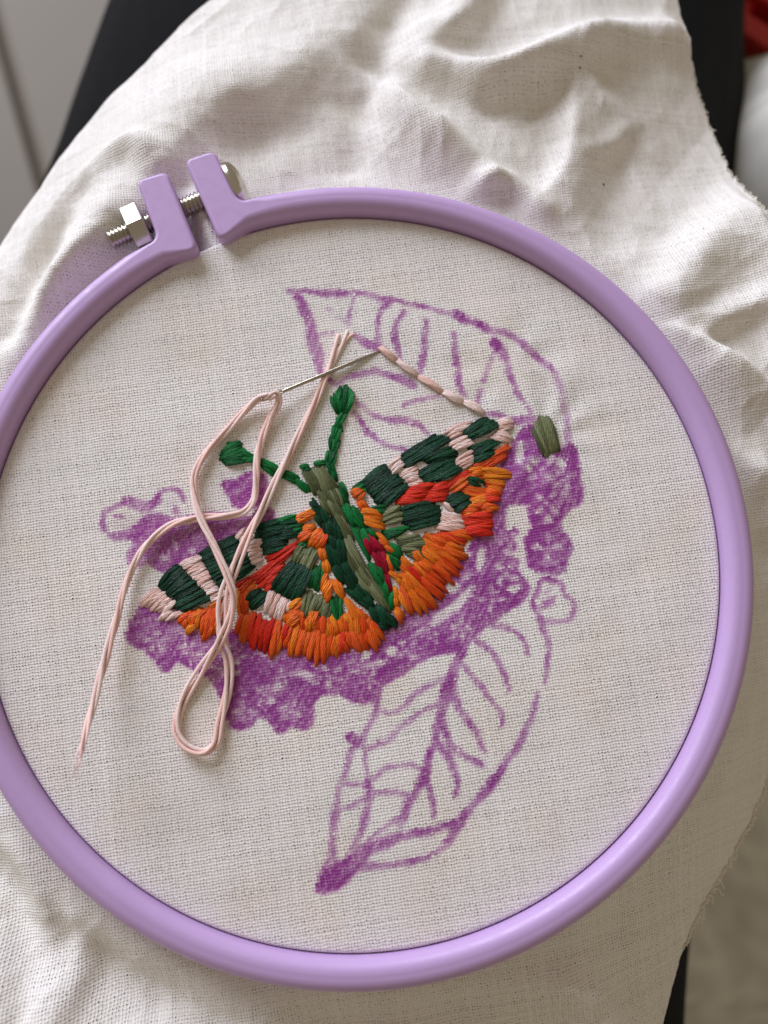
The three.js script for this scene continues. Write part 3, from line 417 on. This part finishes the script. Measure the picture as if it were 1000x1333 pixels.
{ // the started leaf vein and the small olive stitches on the flowers
  const vein = group('leaf_vein_stitching', cloth); vein.userData.label = 'row of pink back stitches along the upper leaf';
  for (const s of [[495, 454, 515, 470], [516, 470, 543, 489], [544, 490, 577, 511], [577, 511, 603, 523], [604, 523, 629, 539]]) fan(vein, 'back_stitch', whole, 'P', 1, s, s, { w: 8.5, ends: 0.2, fat: 0.9 });
  const bud = group('bud_stitching', cloth); bud.userData.label = 'small patch of upright olive stitches on the purple flowers';
  const g = zoomed(540, 380, 4.1667);
  fan(bud, 'satin_stitch', g, 'S', 3, [640, 745, 705, 885], [665, 690, 725, 890], { w: 6, ends: 0.5 }); fan(bud, 'satin_stitch', g, 'S', 4, [672, 680, 738, 880], [725, 690, 780, 855], { w: 6, ends: 0.5, lift: 0.15 });
}

// ---------------------------------------------------------------- the hoop
const scuffed = (() => {                                                  // handled plastic: faint scuffs and a slightly uneven skin
  const n = 1024, rough = new Uint8Array(n * n * 4), bump = new Uint8Array(n * n * 4), cv = document.createElement('canvas'); cv.width = cv.height = n;
  const c = cv.getContext('2d'); c.fillStyle = '#000'; c.fillRect(0, 0, n, n);
  for (let i = 0; i < 420; i++) { const x = rnd() * n, y = rnd() * n, a = rnd() * 6.3, l = 6 + rnd() * rnd() * 90; c.strokeStyle = `rgba(255,255,255,${0.15 + 0.4 * rnd()})`; c.lineWidth = 0.6 + rnd(); c.beginPath(); c.moveTo(x, y); c.quadraticCurveTo(x + Math.cos(a) * l / 2 + jit(5), y + Math.sin(a) * l / 2 + jit(5), x + Math.cos(a) * l, y + Math.sin(a) * l); c.stroke(); }
  const px = c.getImageData(0, 0, n, n).data;
  for (let y = 0; y < n; y++) for (let x = 0; x < n; x++) { const o = (y * n + x) * 4, k = px[o] / 255; rough[o] = rough[o + 1] = rough[o + 2] = clamp(0.62 + 0.12 * n2(x * 0.01, y * 0.01) + 0.07 * n2(x * 0.06, y * 0.06) + 0.3 * k, 0, 1) * 255; bump[o] = bump[o + 1] = bump[o + 2] = clamp(0.6 + 0.16 * n2(x * 0.02, y * 0.02) + 0.06 * n2(x * 0.1, y * 0.1) - 0.35 * k, 0, 1) * 255; rough[o + 3] = bump[o + 3] = 255; }
  return [texture(rough, n, n), texture(bump, n, n)];
})();
const lilac = mat('#c3a3d3', 0.68, { roughnessMap: scuffed[0], bumpMap: scuffed[1], bumpScale: 0.00002 });
const hoop = group('embroidery_hoop');
tag(hoop, 'round lilac plastic embroidery hoop with screw clamp holding the cloth', 'embroidery hoop');
{
  const at = (px, py) => { const p = P(px, py, 1.2); return [p.x, p.z]; };
  const round = (pts, radii) => {                                         // corners rounded with the given radii
    const out = [];
    for (let i = 1; i + 1 < pts.length; i++) {
      const [a, b, c] = [pts[i - 1], pts[i], pts[i + 1]], la = Math.hypot(a[0] - b[0], a[1] - b[1]), lc = Math.hypot(c[0] - b[0], c[1] - b[1]), r = radii[i - 1];
      const s = [b[0] + (a[0] - b[0]) / la * r, b[1] + (a[1] - b[1]) / la * r], e = [b[0] + (c[0] - b[0]) / lc * r, b[1] + (c[1] - b[1]) / lc * r];
      for (let k = 0; k <= 6; k++) { const t = k / 6, u = 1 - t; out.push([u * u * s[0] + 2 * u * t * b[0] + t * t * e[0], u * u * s[1] + 2 * u * t * b[1] + t * t * e[1]]); }
    }
    return out;
  };
  const ang = ([x, z]) => Math.atan2(z, x), arc = (r, a, b, n = 300) => [...Array(n + 1).keys()].map((i) => { const t = lerp(a, b, i / n); return [r * Math.cos(t), r * Math.sin(t)]; });
  const full = 2 * Math.PI, aR = ang(at(345, 264)), aL = ang(at(168, 338)), bR = ang(at(322, 312)), bL = ang(at(232, 348));
  const outer = arc(ROUT, aR, aL < aR ? aL + full : aL), inner = arc(RIN, bL < bR ? bL + full : bL, bR);
  const left = round([outer.at(-1), at(209, 318), at(181, 242), at(221, 230), at(262, 333), inner[0]], [2.4, 1.8, 1.8, 2.6]);
  const right = round([inner.at(-1), at(289, 321), at(243, 216), at(282, 203), at(314, 271), outer[0]], [2.4, 1.8, 1.8, 2.6]);
  const cut = (list) => list.slice(1, -1), loop = [...outer.map((p) => [p, 2.35]), ...left.map((p) => [p, 0.8]), ...cut(inner).map((p) => [p, 2.35]), ...right.map((p) => [p, 0.8])].filter(([p], i, all) => { const q = all[(i + 1) % all.length][0]; return Math.hypot(p[0] - q[0], p[1] - q[1]) > 0.02; });
  const n = loop.length, contour = loop.map(([p]) => p);
  let soft = loop.map(([, b]) => b);                                       // how far each edge is rounded: more on the ring, less on the lugs
  const near = contour.map((p) => contour.map((q, k) => [k, Math.hypot(p[0] - q[0], p[1] - q[1])]).filter(([, d]) => d < 16));
  soft = soft.map((b, i) => { let s = 0, w = 0; for (const [k, d] of near[i]) { const g = Math.exp(-d * d / 45) / (1 + (loop[k][1] > 2 ? 0 : 1)); s += Math.min(loop[k][1], 2.35) * g; w += g; } return Math.min(b < 2 ? lerp(b, s / w, 0.35) : s / w, b < 2 ? 0.85 : 2.35); });
  const inward = contour.map((p, i) => { const a = contour[(i + n - 1) % n], c = contour[(i + 1) % n]; const t = [c[0] - a[0], c[1] - a[1]], l = Math.hypot(...t) || 1; return [-t[1] / l, t[0] / l]; });
  let area = 0; contour.forEach((p, i) => { const q = contour[(i + 1) % n]; area += p[0] * q[1] - q[0] * p[1]; });
  const sgn = area > 0 ? 1 : -1, rows = [], top = 3.7, bottom = -5.2, K = 9;
  const layer = (phi, up) => contour.map((p, i) => { const b = soft[i], d = b * (1 - Math.cos(phi)) * sgn; return V(p[0] + inward[i][0] * d, up ? top - b + b * Math.sin(phi) : bottom + b - b * Math.sin(phi), p[1] + inward[i][1] * d); });
  for (let k = K; k >= 0; k--) rows.push(layer(k / K * Math.PI / 2, false));
  for (let k = 0; k <= K; k++) rows.push(layer(k / K * Math.PI / 2, true));
  const skin = rings(rows, true, (p) => [p.x / 40, (p.z + p.y) / 40]), caps = [rows[0], rows.at(-1)].map((row, c) => {
    const flat = row.map((p) => new THREE.Vector2(p.x, p.z)), tri = THREE.ShapeUtils.triangulateShape(flat, []), cap = new THREE.BufferGeometry();
    cap.setAttribute('position', new THREE.Float32BufferAttribute(row.flatMap((p) => [p.x * mm, p.y * mm, p.z * mm]), 3));
    cap.setAttribute('normal', new THREE.Float32BufferAttribute(row.flatMap(() => [0, c ? 1 : -1, 0]), 3)); cap.setAttribute('uv', new THREE.Float32BufferAttribute(row.flatMap((p) => [p.x / 40, p.z / 40]), 2));
    const [a, b, d] = tri[0], turn = (flat[b].x - flat[a].x) * (flat[d].y - flat[a].y) - (flat[b].y - flat[a].y) * (flat[d].x - flat[a].x);
    cap.setIndex(tri.flatMap((t) => ((turn > 0) === (c === 1) ? [t[0], t[2], t[1]] : t))); return cap;
  });
  const g = mergeGeometries([skin, ...caps]);
  mesh('outer_ring', g, lilac, hoop);

  const steel = mat('#cfcabf', 0.2, { metalness: 1 }), A = P(142, 314, -0.6), B = P(303, 243, -0.6), axis = B.clone().sub(A).normalize(), L = A.distanceTo(B);
  const place = (geometry, from) => { geometry.applyQuaternion(new THREE.Quaternion().setFromUnitVectors(V(0, 1, 0), axis)); geometry.translate(from.x, from.y, from.z); geometry.scale(mm, mm, mm); return geometry; };
  const screw = group('clamp_screw', hoop), prof = [[0.01, 0], [1.6, 0]];
  for (let y = 0.15; y < L; y += 0.85) prof.push([1.75, y], [2.3, y + 0.36], [2.3, y + 0.46], [1.75, y + 0.82]);
  mesh('threaded_shank', place(new THREE.LatheGeometry(prof.map(([r, y]) => new THREE.Vector2(r, y)), 36), A), steel, screw);
  const dome = [[0.01, -0.2], [4.9, -0.2], [5.3, 0.1], [5.3, 0.7]]; for (let k = 0; k <= 10; k++) { const q = (k / 10) * Math.PI / 2; dome.push([5.3 * Math.cos(q) + 0.01, 0.8 + 2.7 * Math.sin(q)]); }
  mesh('screw_head', place(new THREE.LatheGeometry(dome.map(([r, y]) => new THREE.Vector2(r, y)), 40), B.clone().addScaledVector(axis, -0.7)), steel, screw);
  const hexShape = new THREE.Shape([...Array(6).keys()].map((i) => { const q = i * Math.PI / 3; return new THREE.Vector2(5 * Math.cos(q), 5 * Math.sin(q)); }));
  hexShape.holes.push(new THREE.Path().absarc(0, 0, 2.35, 0, Math.PI * 2, true));
  const nut = new THREE.ExtrudeGeometry(hexShape, { depth: 2.9, bevelEnabled: true, bevelThickness: 0.45, bevelSize: 0.4, bevelOffset: -0.4, bevelSegments: 3, curveSegments: 24 });
  nut.rotateX(-Math.PI / 2); nut.rotateY(0.25 + 0.45);
  mesh('hex_nut', place(nut, P(172, 300, -0.6)), mat('#c4bfb4', 0.24, { metalness: 1 }), hoop);
}

// ---------------------------------------------------------------- needle and working thread
{
  const steel = mat('#b3aa9a', 0.26, { metalness: 1 }), needle = group('sewing_needle');
  tag(needle, 'thin steel sewing needle threaded with pink thread, tip pushed into the upper leaf', 'needle');
  const a = P(341, 521, 2.6), b = P(495, 456.5, 0.05), dir = b.clone().sub(a).normalize(), side = V(-dir.z, 0, dir.x).normalize(), up = side.clone().cross(dir).multiplyScalar(-1), L = a.distanceTo(b);
  const rows = [];
  for (let i = 0; i <= 40; i++) {
    const t = i / 40, s = lerp(4.6, L, t), r = 0.42 * (t < 0.06 ? 0.95 : 1) * (t > 0.75 ? lerp(1, 0.4, (t - 0.75) / 0.25) : 1), row = [];
    for (let j = 0; j < 14; j++) { const q = j / 14 * 2 * Math.PI; row.push(a.clone().addScaledVector(dir, s).addScaledVector(side, Math.cos(q) * r).addScaledVector(up, Math.sin(q) * r)); }
    rows.push(row);
  }
  mesh('shaft', rings(rows), steel, needle);
  const loop = []; for (let i = 0; i <= 48; i++) { const q = i / 48 * 2 * Math.PI, c = Math.cos(q), s = Math.sin(q); loop.push(a.clone().addScaledVector(dir, 2.5 + 2.6 * Math.sign(c) * Math.pow(Math.abs(c), 0.7)).addScaledVector(side, 0.36 * s)); }
  const eyeRows = loop.slice(0, 48).map((c, i) => { const tan = loop[(i + 1) % 48].clone().sub(loop[(i + 47) % 48]).normalize(), out = tan.clone().cross(up); return [...Array(8).keys()].map((j) => { const q = j / 8 * 2 * Math.PI; return c.clone().addScaledVector(out, Math.cos(q) * 0.17).addScaledVector(up, Math.sin(q) * 0.34); }); });
  eyeRows.push(eyeRows[0]);
  mesh('needle_eye', rings(eyeRows), steel, needle);

  const thread = group('working_thread');
  tag(thread, 'loose pale pink embroidery thread looping from the leaf through the needle across the butterfly', 'thread');
  const pink = ['#ffddd3', '#ffe5dd', '#ffd5ca'].map((h) => { const m = threadMat(h); m.sheen = 0.25; m.bumpScale = 0.00008; return m; });
  const strands = (pts, spread, r, turns, starts, taper) => {
    const base = new THREE.CatmullRomCurve3(pts.map(([x, y, h]) => P(x, y, h)), false, 'centripetal'), N = 420, at = [...Array(N + 1).keys()].map((i) => base.getPointAt(i / N)), fr = base.computeFrenetFrames(N);
    for (let k = 0; k < 3; k++) {
      const q = at.map((c, i) => {
        const t = i / N, tan = fr.tangents[i], flat = V(-tan.z, 0, tan.x).normalize(), rise = flat.clone().cross(tan), f = k / 3 * 2 * Math.PI + turns * 2 * Math.PI * t + 0.4 * n2(t * 6, k), s = spread(t);
        const p = c.clone().addScaledVector(flat, Math.cos(f) * s).addScaledVector(rise, Math.sin(f) * Math.min(s, r * 1.15));
        if (starts && t < 0.09) p.lerp(P(...starts[k]), Math.pow(1 - t / 0.09, 1.5));
        return p.multiplyScalar(mm);
      });
      const g = new THREE.TubeGeometry(new THREE.CatmullRomCurve3(q), 520, r * mm, 8, false), uv = g.attributes.uv, gp = g.attributes.position;
      if (taper) for (let i = 0; i <= 520; i++) { const m = V(0, 0, 0), p = V(0, 0, 0); for (let j = 0; j < 8; j++) m.add(p.fromBufferAttribute(gp, i * 9 + j)); m.multiplyScalar(1 / 8); for (let j = 0; j < 9; j++) { p.fromBufferAttribute(gp, i * 9 + j).sub(m).multiplyScalar(taper(i / 520)).add(m); gp.setXYZ(i * 9 + j, p.x, p.y, p.z); } }
      for (let i = 0; i < uv.count; i++) uv.setXY(i, uv.getY(i), uv.getX(i) * base.getLength() / 6);
      mesh('strand', g, pink[k], thread);
    }
  };
  strands([[455, 430, -0.4], [448, 436, 1.2], [432, 470, 0.75], [412, 520, 0.6], [382, 580, 1.0], [345, 655, 1.0], [322, 702, 2.2], [304, 742, 3.0], [292, 775, 2.9], [288, 810, 2.4], [292, 838, 1.6], [298, 860, 1.0], [296, 900, 0.8], [287, 940, 0.9], [279, 970, 1.3], [264, 980, 1.6], [243, 972, 1.5], [231, 952, 1.2], [236, 918, 0.9], [262, 872, 1.0], [284, 838, 2.2], [299, 808, 3.1], [304, 780, 3.7], [297, 752, 3.9], [281, 715, 3.4], [264, 682, 2.7], [254, 650, 1.9], [253, 620, 1.2], [270, 588, 1.0], [300, 556, 1.0], [322, 532, 1.3], [336, 519, 2.2], [350, 515, 2.6]],
    (t) => 0.42 + 0.45 * Math.exp(-(((t - 0.36) / 0.1) ** 2)) + 0.3 * Math.exp(-(((t - 0.62) / 0.08) ** 2)) + 0.5 * Math.exp(-((t / 0.07) ** 2)), 0.4, 5, [[440, 437, -0.4], [452, 431, -0.4], [463, 435, -0.4]]);
  strands([[349, 518, 2.4], [360, 513, 2.4], [363, 522, 1.6], [351, 548, 0.9], [337, 585, 0.8], [333, 625, 0.9], [330, 652, 1.1], [318, 666, 1.3], [292, 672, 1.2], [255, 675, 1.0], [225, 683, 1.1], [195, 705, 1.3], [173, 738, 1.6], [160, 775, 2.0], [149, 815, 2.6], [136, 862, 3.6], [122, 915, 5.6], [109, 962, 9.5], [100, 996, 15], [94, 1016, 20]],
    (t) => 0.41 + 0.06 * Math.sin(t * 20) + 0.3 * smoothstep(t, 0.85, 1), 0.41, 4, undefined, (t) => 1 - 0.85 * smoothstep(t, 0.8, 1));
}

// ---------------------------------------------------------------- fraying along the torn edge
{
  const fray = [], fibre = (p, dir, len, r, curl) => {
    const q = [], s = V(-dir.z, 0, dir.x), c = jit(curl), k = jit(curl);
    for (let i = 0; i <= 6; i++) { const t = i / 6; q.push(p.clone().addScaledVector(dir, len * t).addScaledVector(s, len * (c * t * t + k * Math.sin(t * 5) * 0.25)).add(V(0, jit(0.05) - 0.25 * len * t * t + 0.15, 0)).multiplyScalar(mm)); }
    fray.push(new THREE.TubeGeometry(new THREE.CatmullRomCurve3(q), 8, r * mm, 5, false));
  };
  for (let a = -0.98; a < 0.85; a += 0.0016) {
    if (a > -0.72 && a < 0.3 && rnd() < 0.3) continue;
    const p = clothPoint(a, 0.997), out = V(Math.cos(a + jit(0.5)), 0, Math.sin(a + jit(0.5))).normalize();
    fibre(p, out, 0.35 + 0.75 * rnd() * rnd(), 0.07 + rnd() * 0.06, 0.8);
  }
  for (const a of [0.7, 0.725, 0.74, 0.765, 0.785]) fibre(clothPoint(a, 0.996), V(Math.cos(a), 0, Math.sin(a)), 1.4 + 2 * rnd(), 0.13, 1.2);
  const f = mesh('frayed_fibre', mergeGeometries(fray), mat('#efe8da', 0.9), cloth); f.userData.kind = 'stuff';
  for (const [px, py] of [[752, 86], [752, 97], [789, 234]]) { const s = new THREE.IcosahedronGeometry(0.00022, 1); s.scale(1, 0.5, 1.4); const q = P(px, py, -8), a = Math.atan2(q.z, q.x); const e = edgeAt(a), t = clamp((Math.hypot(q.x, q.z) - RIN + 0.15) / (e.r - RIN + 0.15), 0, 1), c = clothPoint(a, t); s.translate(c.x * mm, c.y * mm + 0.0001, c.z * mm); mesh('dark_speck', s, mat('#2a2620', 0.9), cloth); }
}

// ---------------------------------------------------------------- the person's lap in black trousers
{
  const trousers = (() => {
    const n = 512, d = new Uint8Array(n * n * 4);
    for (let y = 0; y < n; y++) for (let x = 0; x < n; x++) { const o = (y * n + x) * 4, s = ((x + y) % 8) / 8; d[o] = d[o + 1] = d[o + 2] = clamp(0.4 + 0.3 * Math.sin(s * Math.PI) + 0.25 * n2(x * 0.07, y * 0.07) + 0.2 * n2(x * 0.3, y * 0.3), 0, 1) * 255; d[o + 3] = 255; }
    return texture(d, n, n);
  })();
  const denim = (() => { const n = 512, d = new Uint8Array(n * n * 4); for (let y = 0; y < n; y++) for (let x = 0; x < n; x++) { const o = (y * n + x) * 4, f = n2(x * 0.12, y * 0.5), k = 11 + 5 * n2(x * 0.02, y * 0.02) + 8 * Math.max(0, n2(x * 0.3, y * 0.1)) + (f > 0.72 ? 30 * (f - 0.72) / 0.28 : 0); d[o] = k; d[o + 1] = k; d[o + 2] = k + 1; d[o + 3] = 255; } return texture(d, n, n, true); })();
  const black = mat('#ffffff', 0.9, { map: denim, bumpMap: trousers, bumpScale: 0.0006, specularIntensity: 0.4, sheen: 0.12, sheenRoughness: 0.5, sheenColor: hex('#5a5d63') });
  const silhouette = (p0, p1, h, r, side) => {                            // the axis of a thigh whose outline passes two points of the photograph
    const a = P(...p0, h), b = P(...p1, h), along = b.clone().sub(a).normalize(), view = a.clone().add(b).multiplyScalar(0.5).sub(eye).normalize(), n = view.clone().cross(along).normalize();
    if (n.x * side < 0) n.negate();
    return [a.addScaledVector(n, r), b.addScaledVector(n, r), along];
  };
  const bones = [], r = 66;
  for (const [p0, p1, h, side] of [[[156, 0], [98, 172], -95, 1], [[969, 0], [828, 1333], -95, -1]]) {
    const [a, b, dir] = silhouette(p0, p1, h, r, side), knee = a.clone().addScaledVector(dir, -(a.z + 330) / dir.z), hip = a.clone().addScaledVector(dir, (330 - a.z) / dir.z);
    bones.push([knee, hip, 64, 86]);
  }
  bones.push([bones[0][1], bones[1][1].clone(), 90, 90]);
  const N = 110, mc = new MarchingCubes(N, black, false, false, 400000), size = 520, centre = V(0, -90, 40), q = V(0, 0, 0);
  for (let k = 0; k < N; k++) for (let j = 0; j < N; j++) for (let i = 0; i < N; i++) {
    q.set((i / (N / 2) - 1) * size, (j / (N / 2) - 1) * size, (k / (N / 2) - 1) * size).add(centre);
    let d = 1e9;
    for (const [a, b, ra, rb] of bones) { const ab = b.clone().sub(a), t = clamp(q.clone().sub(a).dot(ab) / ab.lengthSq(), 0, 1), e = q.distanceTo(a.clone().addScaledVector(ab, t)) - lerp(ra, rb, t), h = clamp(0.5 + 0.5 * (d - e) / 30, 0, 1); d = d > 1e8 ? e : lerp(d, e, h) - 30 * h * (1 - h); }
    mc.field[i + j * N + k * N * N] = -(d + 1.6 * n3(q.x * 0.02, q.y * 0.02, q.z * 0.012));
  }
  mc.isolation = 0; mc.update();
  const g = new THREE.BufferGeometry(), pos = mc.positionArray.slice(0, mc.count * 3), nor = mc.normalArray.slice(0, mc.count * 3), uv = new Float32Array(mc.count * 2);
  for (let i = 0; i < mc.count; i++) { for (let c = 0; c < 3; c++) pos[i * 3 + c] = (pos[i * 3 + c] * size + centre.getComponent(c)) * mm; uv[i * 2] = pos[i * 3] * 40; uv[i * 2 + 1] = pos[i * 3 + 2] * 40; }
  g.setAttribute('position', new THREE.BufferAttribute(pos, 3)); g.setAttribute('normal', new THREE.BufferAttribute(nor, 3)); g.setAttribute('uv', new THREE.BufferAttribute(uv, 2));
  const person = mesh('person', g, black);
  tag(person, 'lap of a seated person in black trousers under the white cloth', 'person');
}

// ---------------------------------------------------------------- what shows past the lap, out of focus
{
  const sheetTex = (() => { const n = 256, d = new Uint8Array(n * n * 4); for (let y = 0; y < n; y++) for (let x = 0; x < n; x++) { const o = (y * n + x) * 4, t = 0.95 + 0.05 * n2(x * 0.05, y * 0.05); d[o] = 236 * t; d[o + 1] = 232 * t; d[o + 2] = 220 * t; d[o + 3] = 255; } return texture(d, n, n, true); })();
  const rows = [];
  for (let i = 0; i <= 150; i++) { const row = []; for (let j = 0; j <= 110; j++) {
    const x = lerp(20, 620, j / 110), z = lerp(-260, 520, i / 150), fold = 24 * Math.exp(-(((z - 118 - (x - 100) * 0.22) / 26) ** 2)) + 10 * Math.exp(-(((z + 90 + (x - 100) * 0.4) / 30) ** 2));
    row.push(V(x, -165 + fold + 7 * n2(x * 0.008, z * 0.008) + 2.5 * n2(x * 0.025, z * 0.025) - 120 * smoothstep(-z, 215, 260), z));
  } rows.push(row); }
  for (const row of rows) for (const p of row) p.y += 185 * Math.exp(-(((p.x - 185) / 70) ** 2) - (((p.z + 140) / 60) ** 2));
  const sheet = mesh('seat_cover', rings(rows, false, (p) => [p.x / 150, p.z / 150]), mat('#ffffff', 0.95, { map: sheetTex }));
  tag(sheet, 'cream cloth cover of the seat beside the black trouser leg, blurred', 'seat cover');
  const floor = mesh('floor', new RoundedBoxGeometry(5, 0.02, 5, 2, 0.002).translate(0, -0.49, 0), mat('#75685a', 0.8)); floor.userData.kind = 'structure';
  const tileMat = mat('#6b6152', 0.6), D = V(P(55, 240, -470).x - P(0, 45, -470).x, 0, P(55, 240, -470).z - P(0, 45, -470).z).normalize(), across = V(-D.z, 0, D.x), joint = P(28, 140, -470), ang = Math.atan2(-D.z, D.x), side = 600, gapW = 9;
  for (let i = -2; i <= 2; i++) for (let j = -1; j <= 1; j++) {
    const c = joint.clone().addScaledVector(across, (i + 0.5) * side).addScaledVector(D, j * side), t = new RoundedBoxGeometry((side - gapW) * mm, 0.012, (side - gapW) * mm, 2, 0.003).rotateY(ang);
    t.translate(c.x * mm, -0.474, c.z * mm); mesh('tile', t, tileMat, floor);
  }
  const red = mat('#b81a14', 0.4), dark = mat('#1c0d0c', 0.6), box = group('red_case');
  tag(box, 'blurred red case with dark slots on the seat behind the right leg', 'case');
  const c = P(1010, 62, -130), dir = V(P(1010, 105, -130).x - P(960, 72, -130).x, 0, P(1010, 105, -130).z - P(960, 72, -130).z).normalize(), turn = Math.atan2(-dir.z, dir.x);
  const put = (w, h, d, x, y, z, m, n) => { const g = new RoundedBoxGeometry(w * mm, h * mm, d * mm, 3, 1.5 * mm).translate(x * mm, y * mm, z * mm).rotateY(turn); g.translate(c.x * mm, c.y * mm, c.z * mm); mesh(n, g, m, box); };
  put(130, 14, 7, 30, 4, -7.5, red, 'rim'); put(130, 12, 9, 30, 3, 6, red, 'rim'); put(128, 8, 9, 30, -2, -1, dark, 'slot'); put(12, 11, 9, -22, 2, -1, red, 'divider'); put(12, 11, 9, 12, 2, -1, red, 'divider');
  // the window that lights the room, above and behind the left of the picture
  const win = group('window'); tag(win, 'tall bright window with a white frame lighting the cloth', 'window');
  win.position.copy(windowAt); win.lookAt(0, 0, 0);
  const [w, h] = windowSize, white = mat('#e8e4dc', 0.5);
  mesh('pane', new THREE.BoxGeometry(w, h, 0.01).translate(0, 0, -0.03), new THREE.MeshStandardMaterial({ color: 0x111111, emissive: new THREE.Color(0.9, 0.92, 0.95), emissiveIntensity: 0.5, roughness: 0.1 }), win);
  for (const [fx, fy, fw2, fh] of [[-w / 2 - 0.03, 0, 0.06, h + 0.12], [w / 2 + 0.03, 0, 0.06, h + 0.12], [0, -h / 2 - 0.03, w, 0.06], [0, h / 2 + 0.03, w, 0.06]]) mesh('frame_bar', new RoundedBoxGeometry(fw2, fh, 0.06, 2, 0.006).translate(fx, fy, -0.03), white, win);
}
renderer.render(scene, camera);
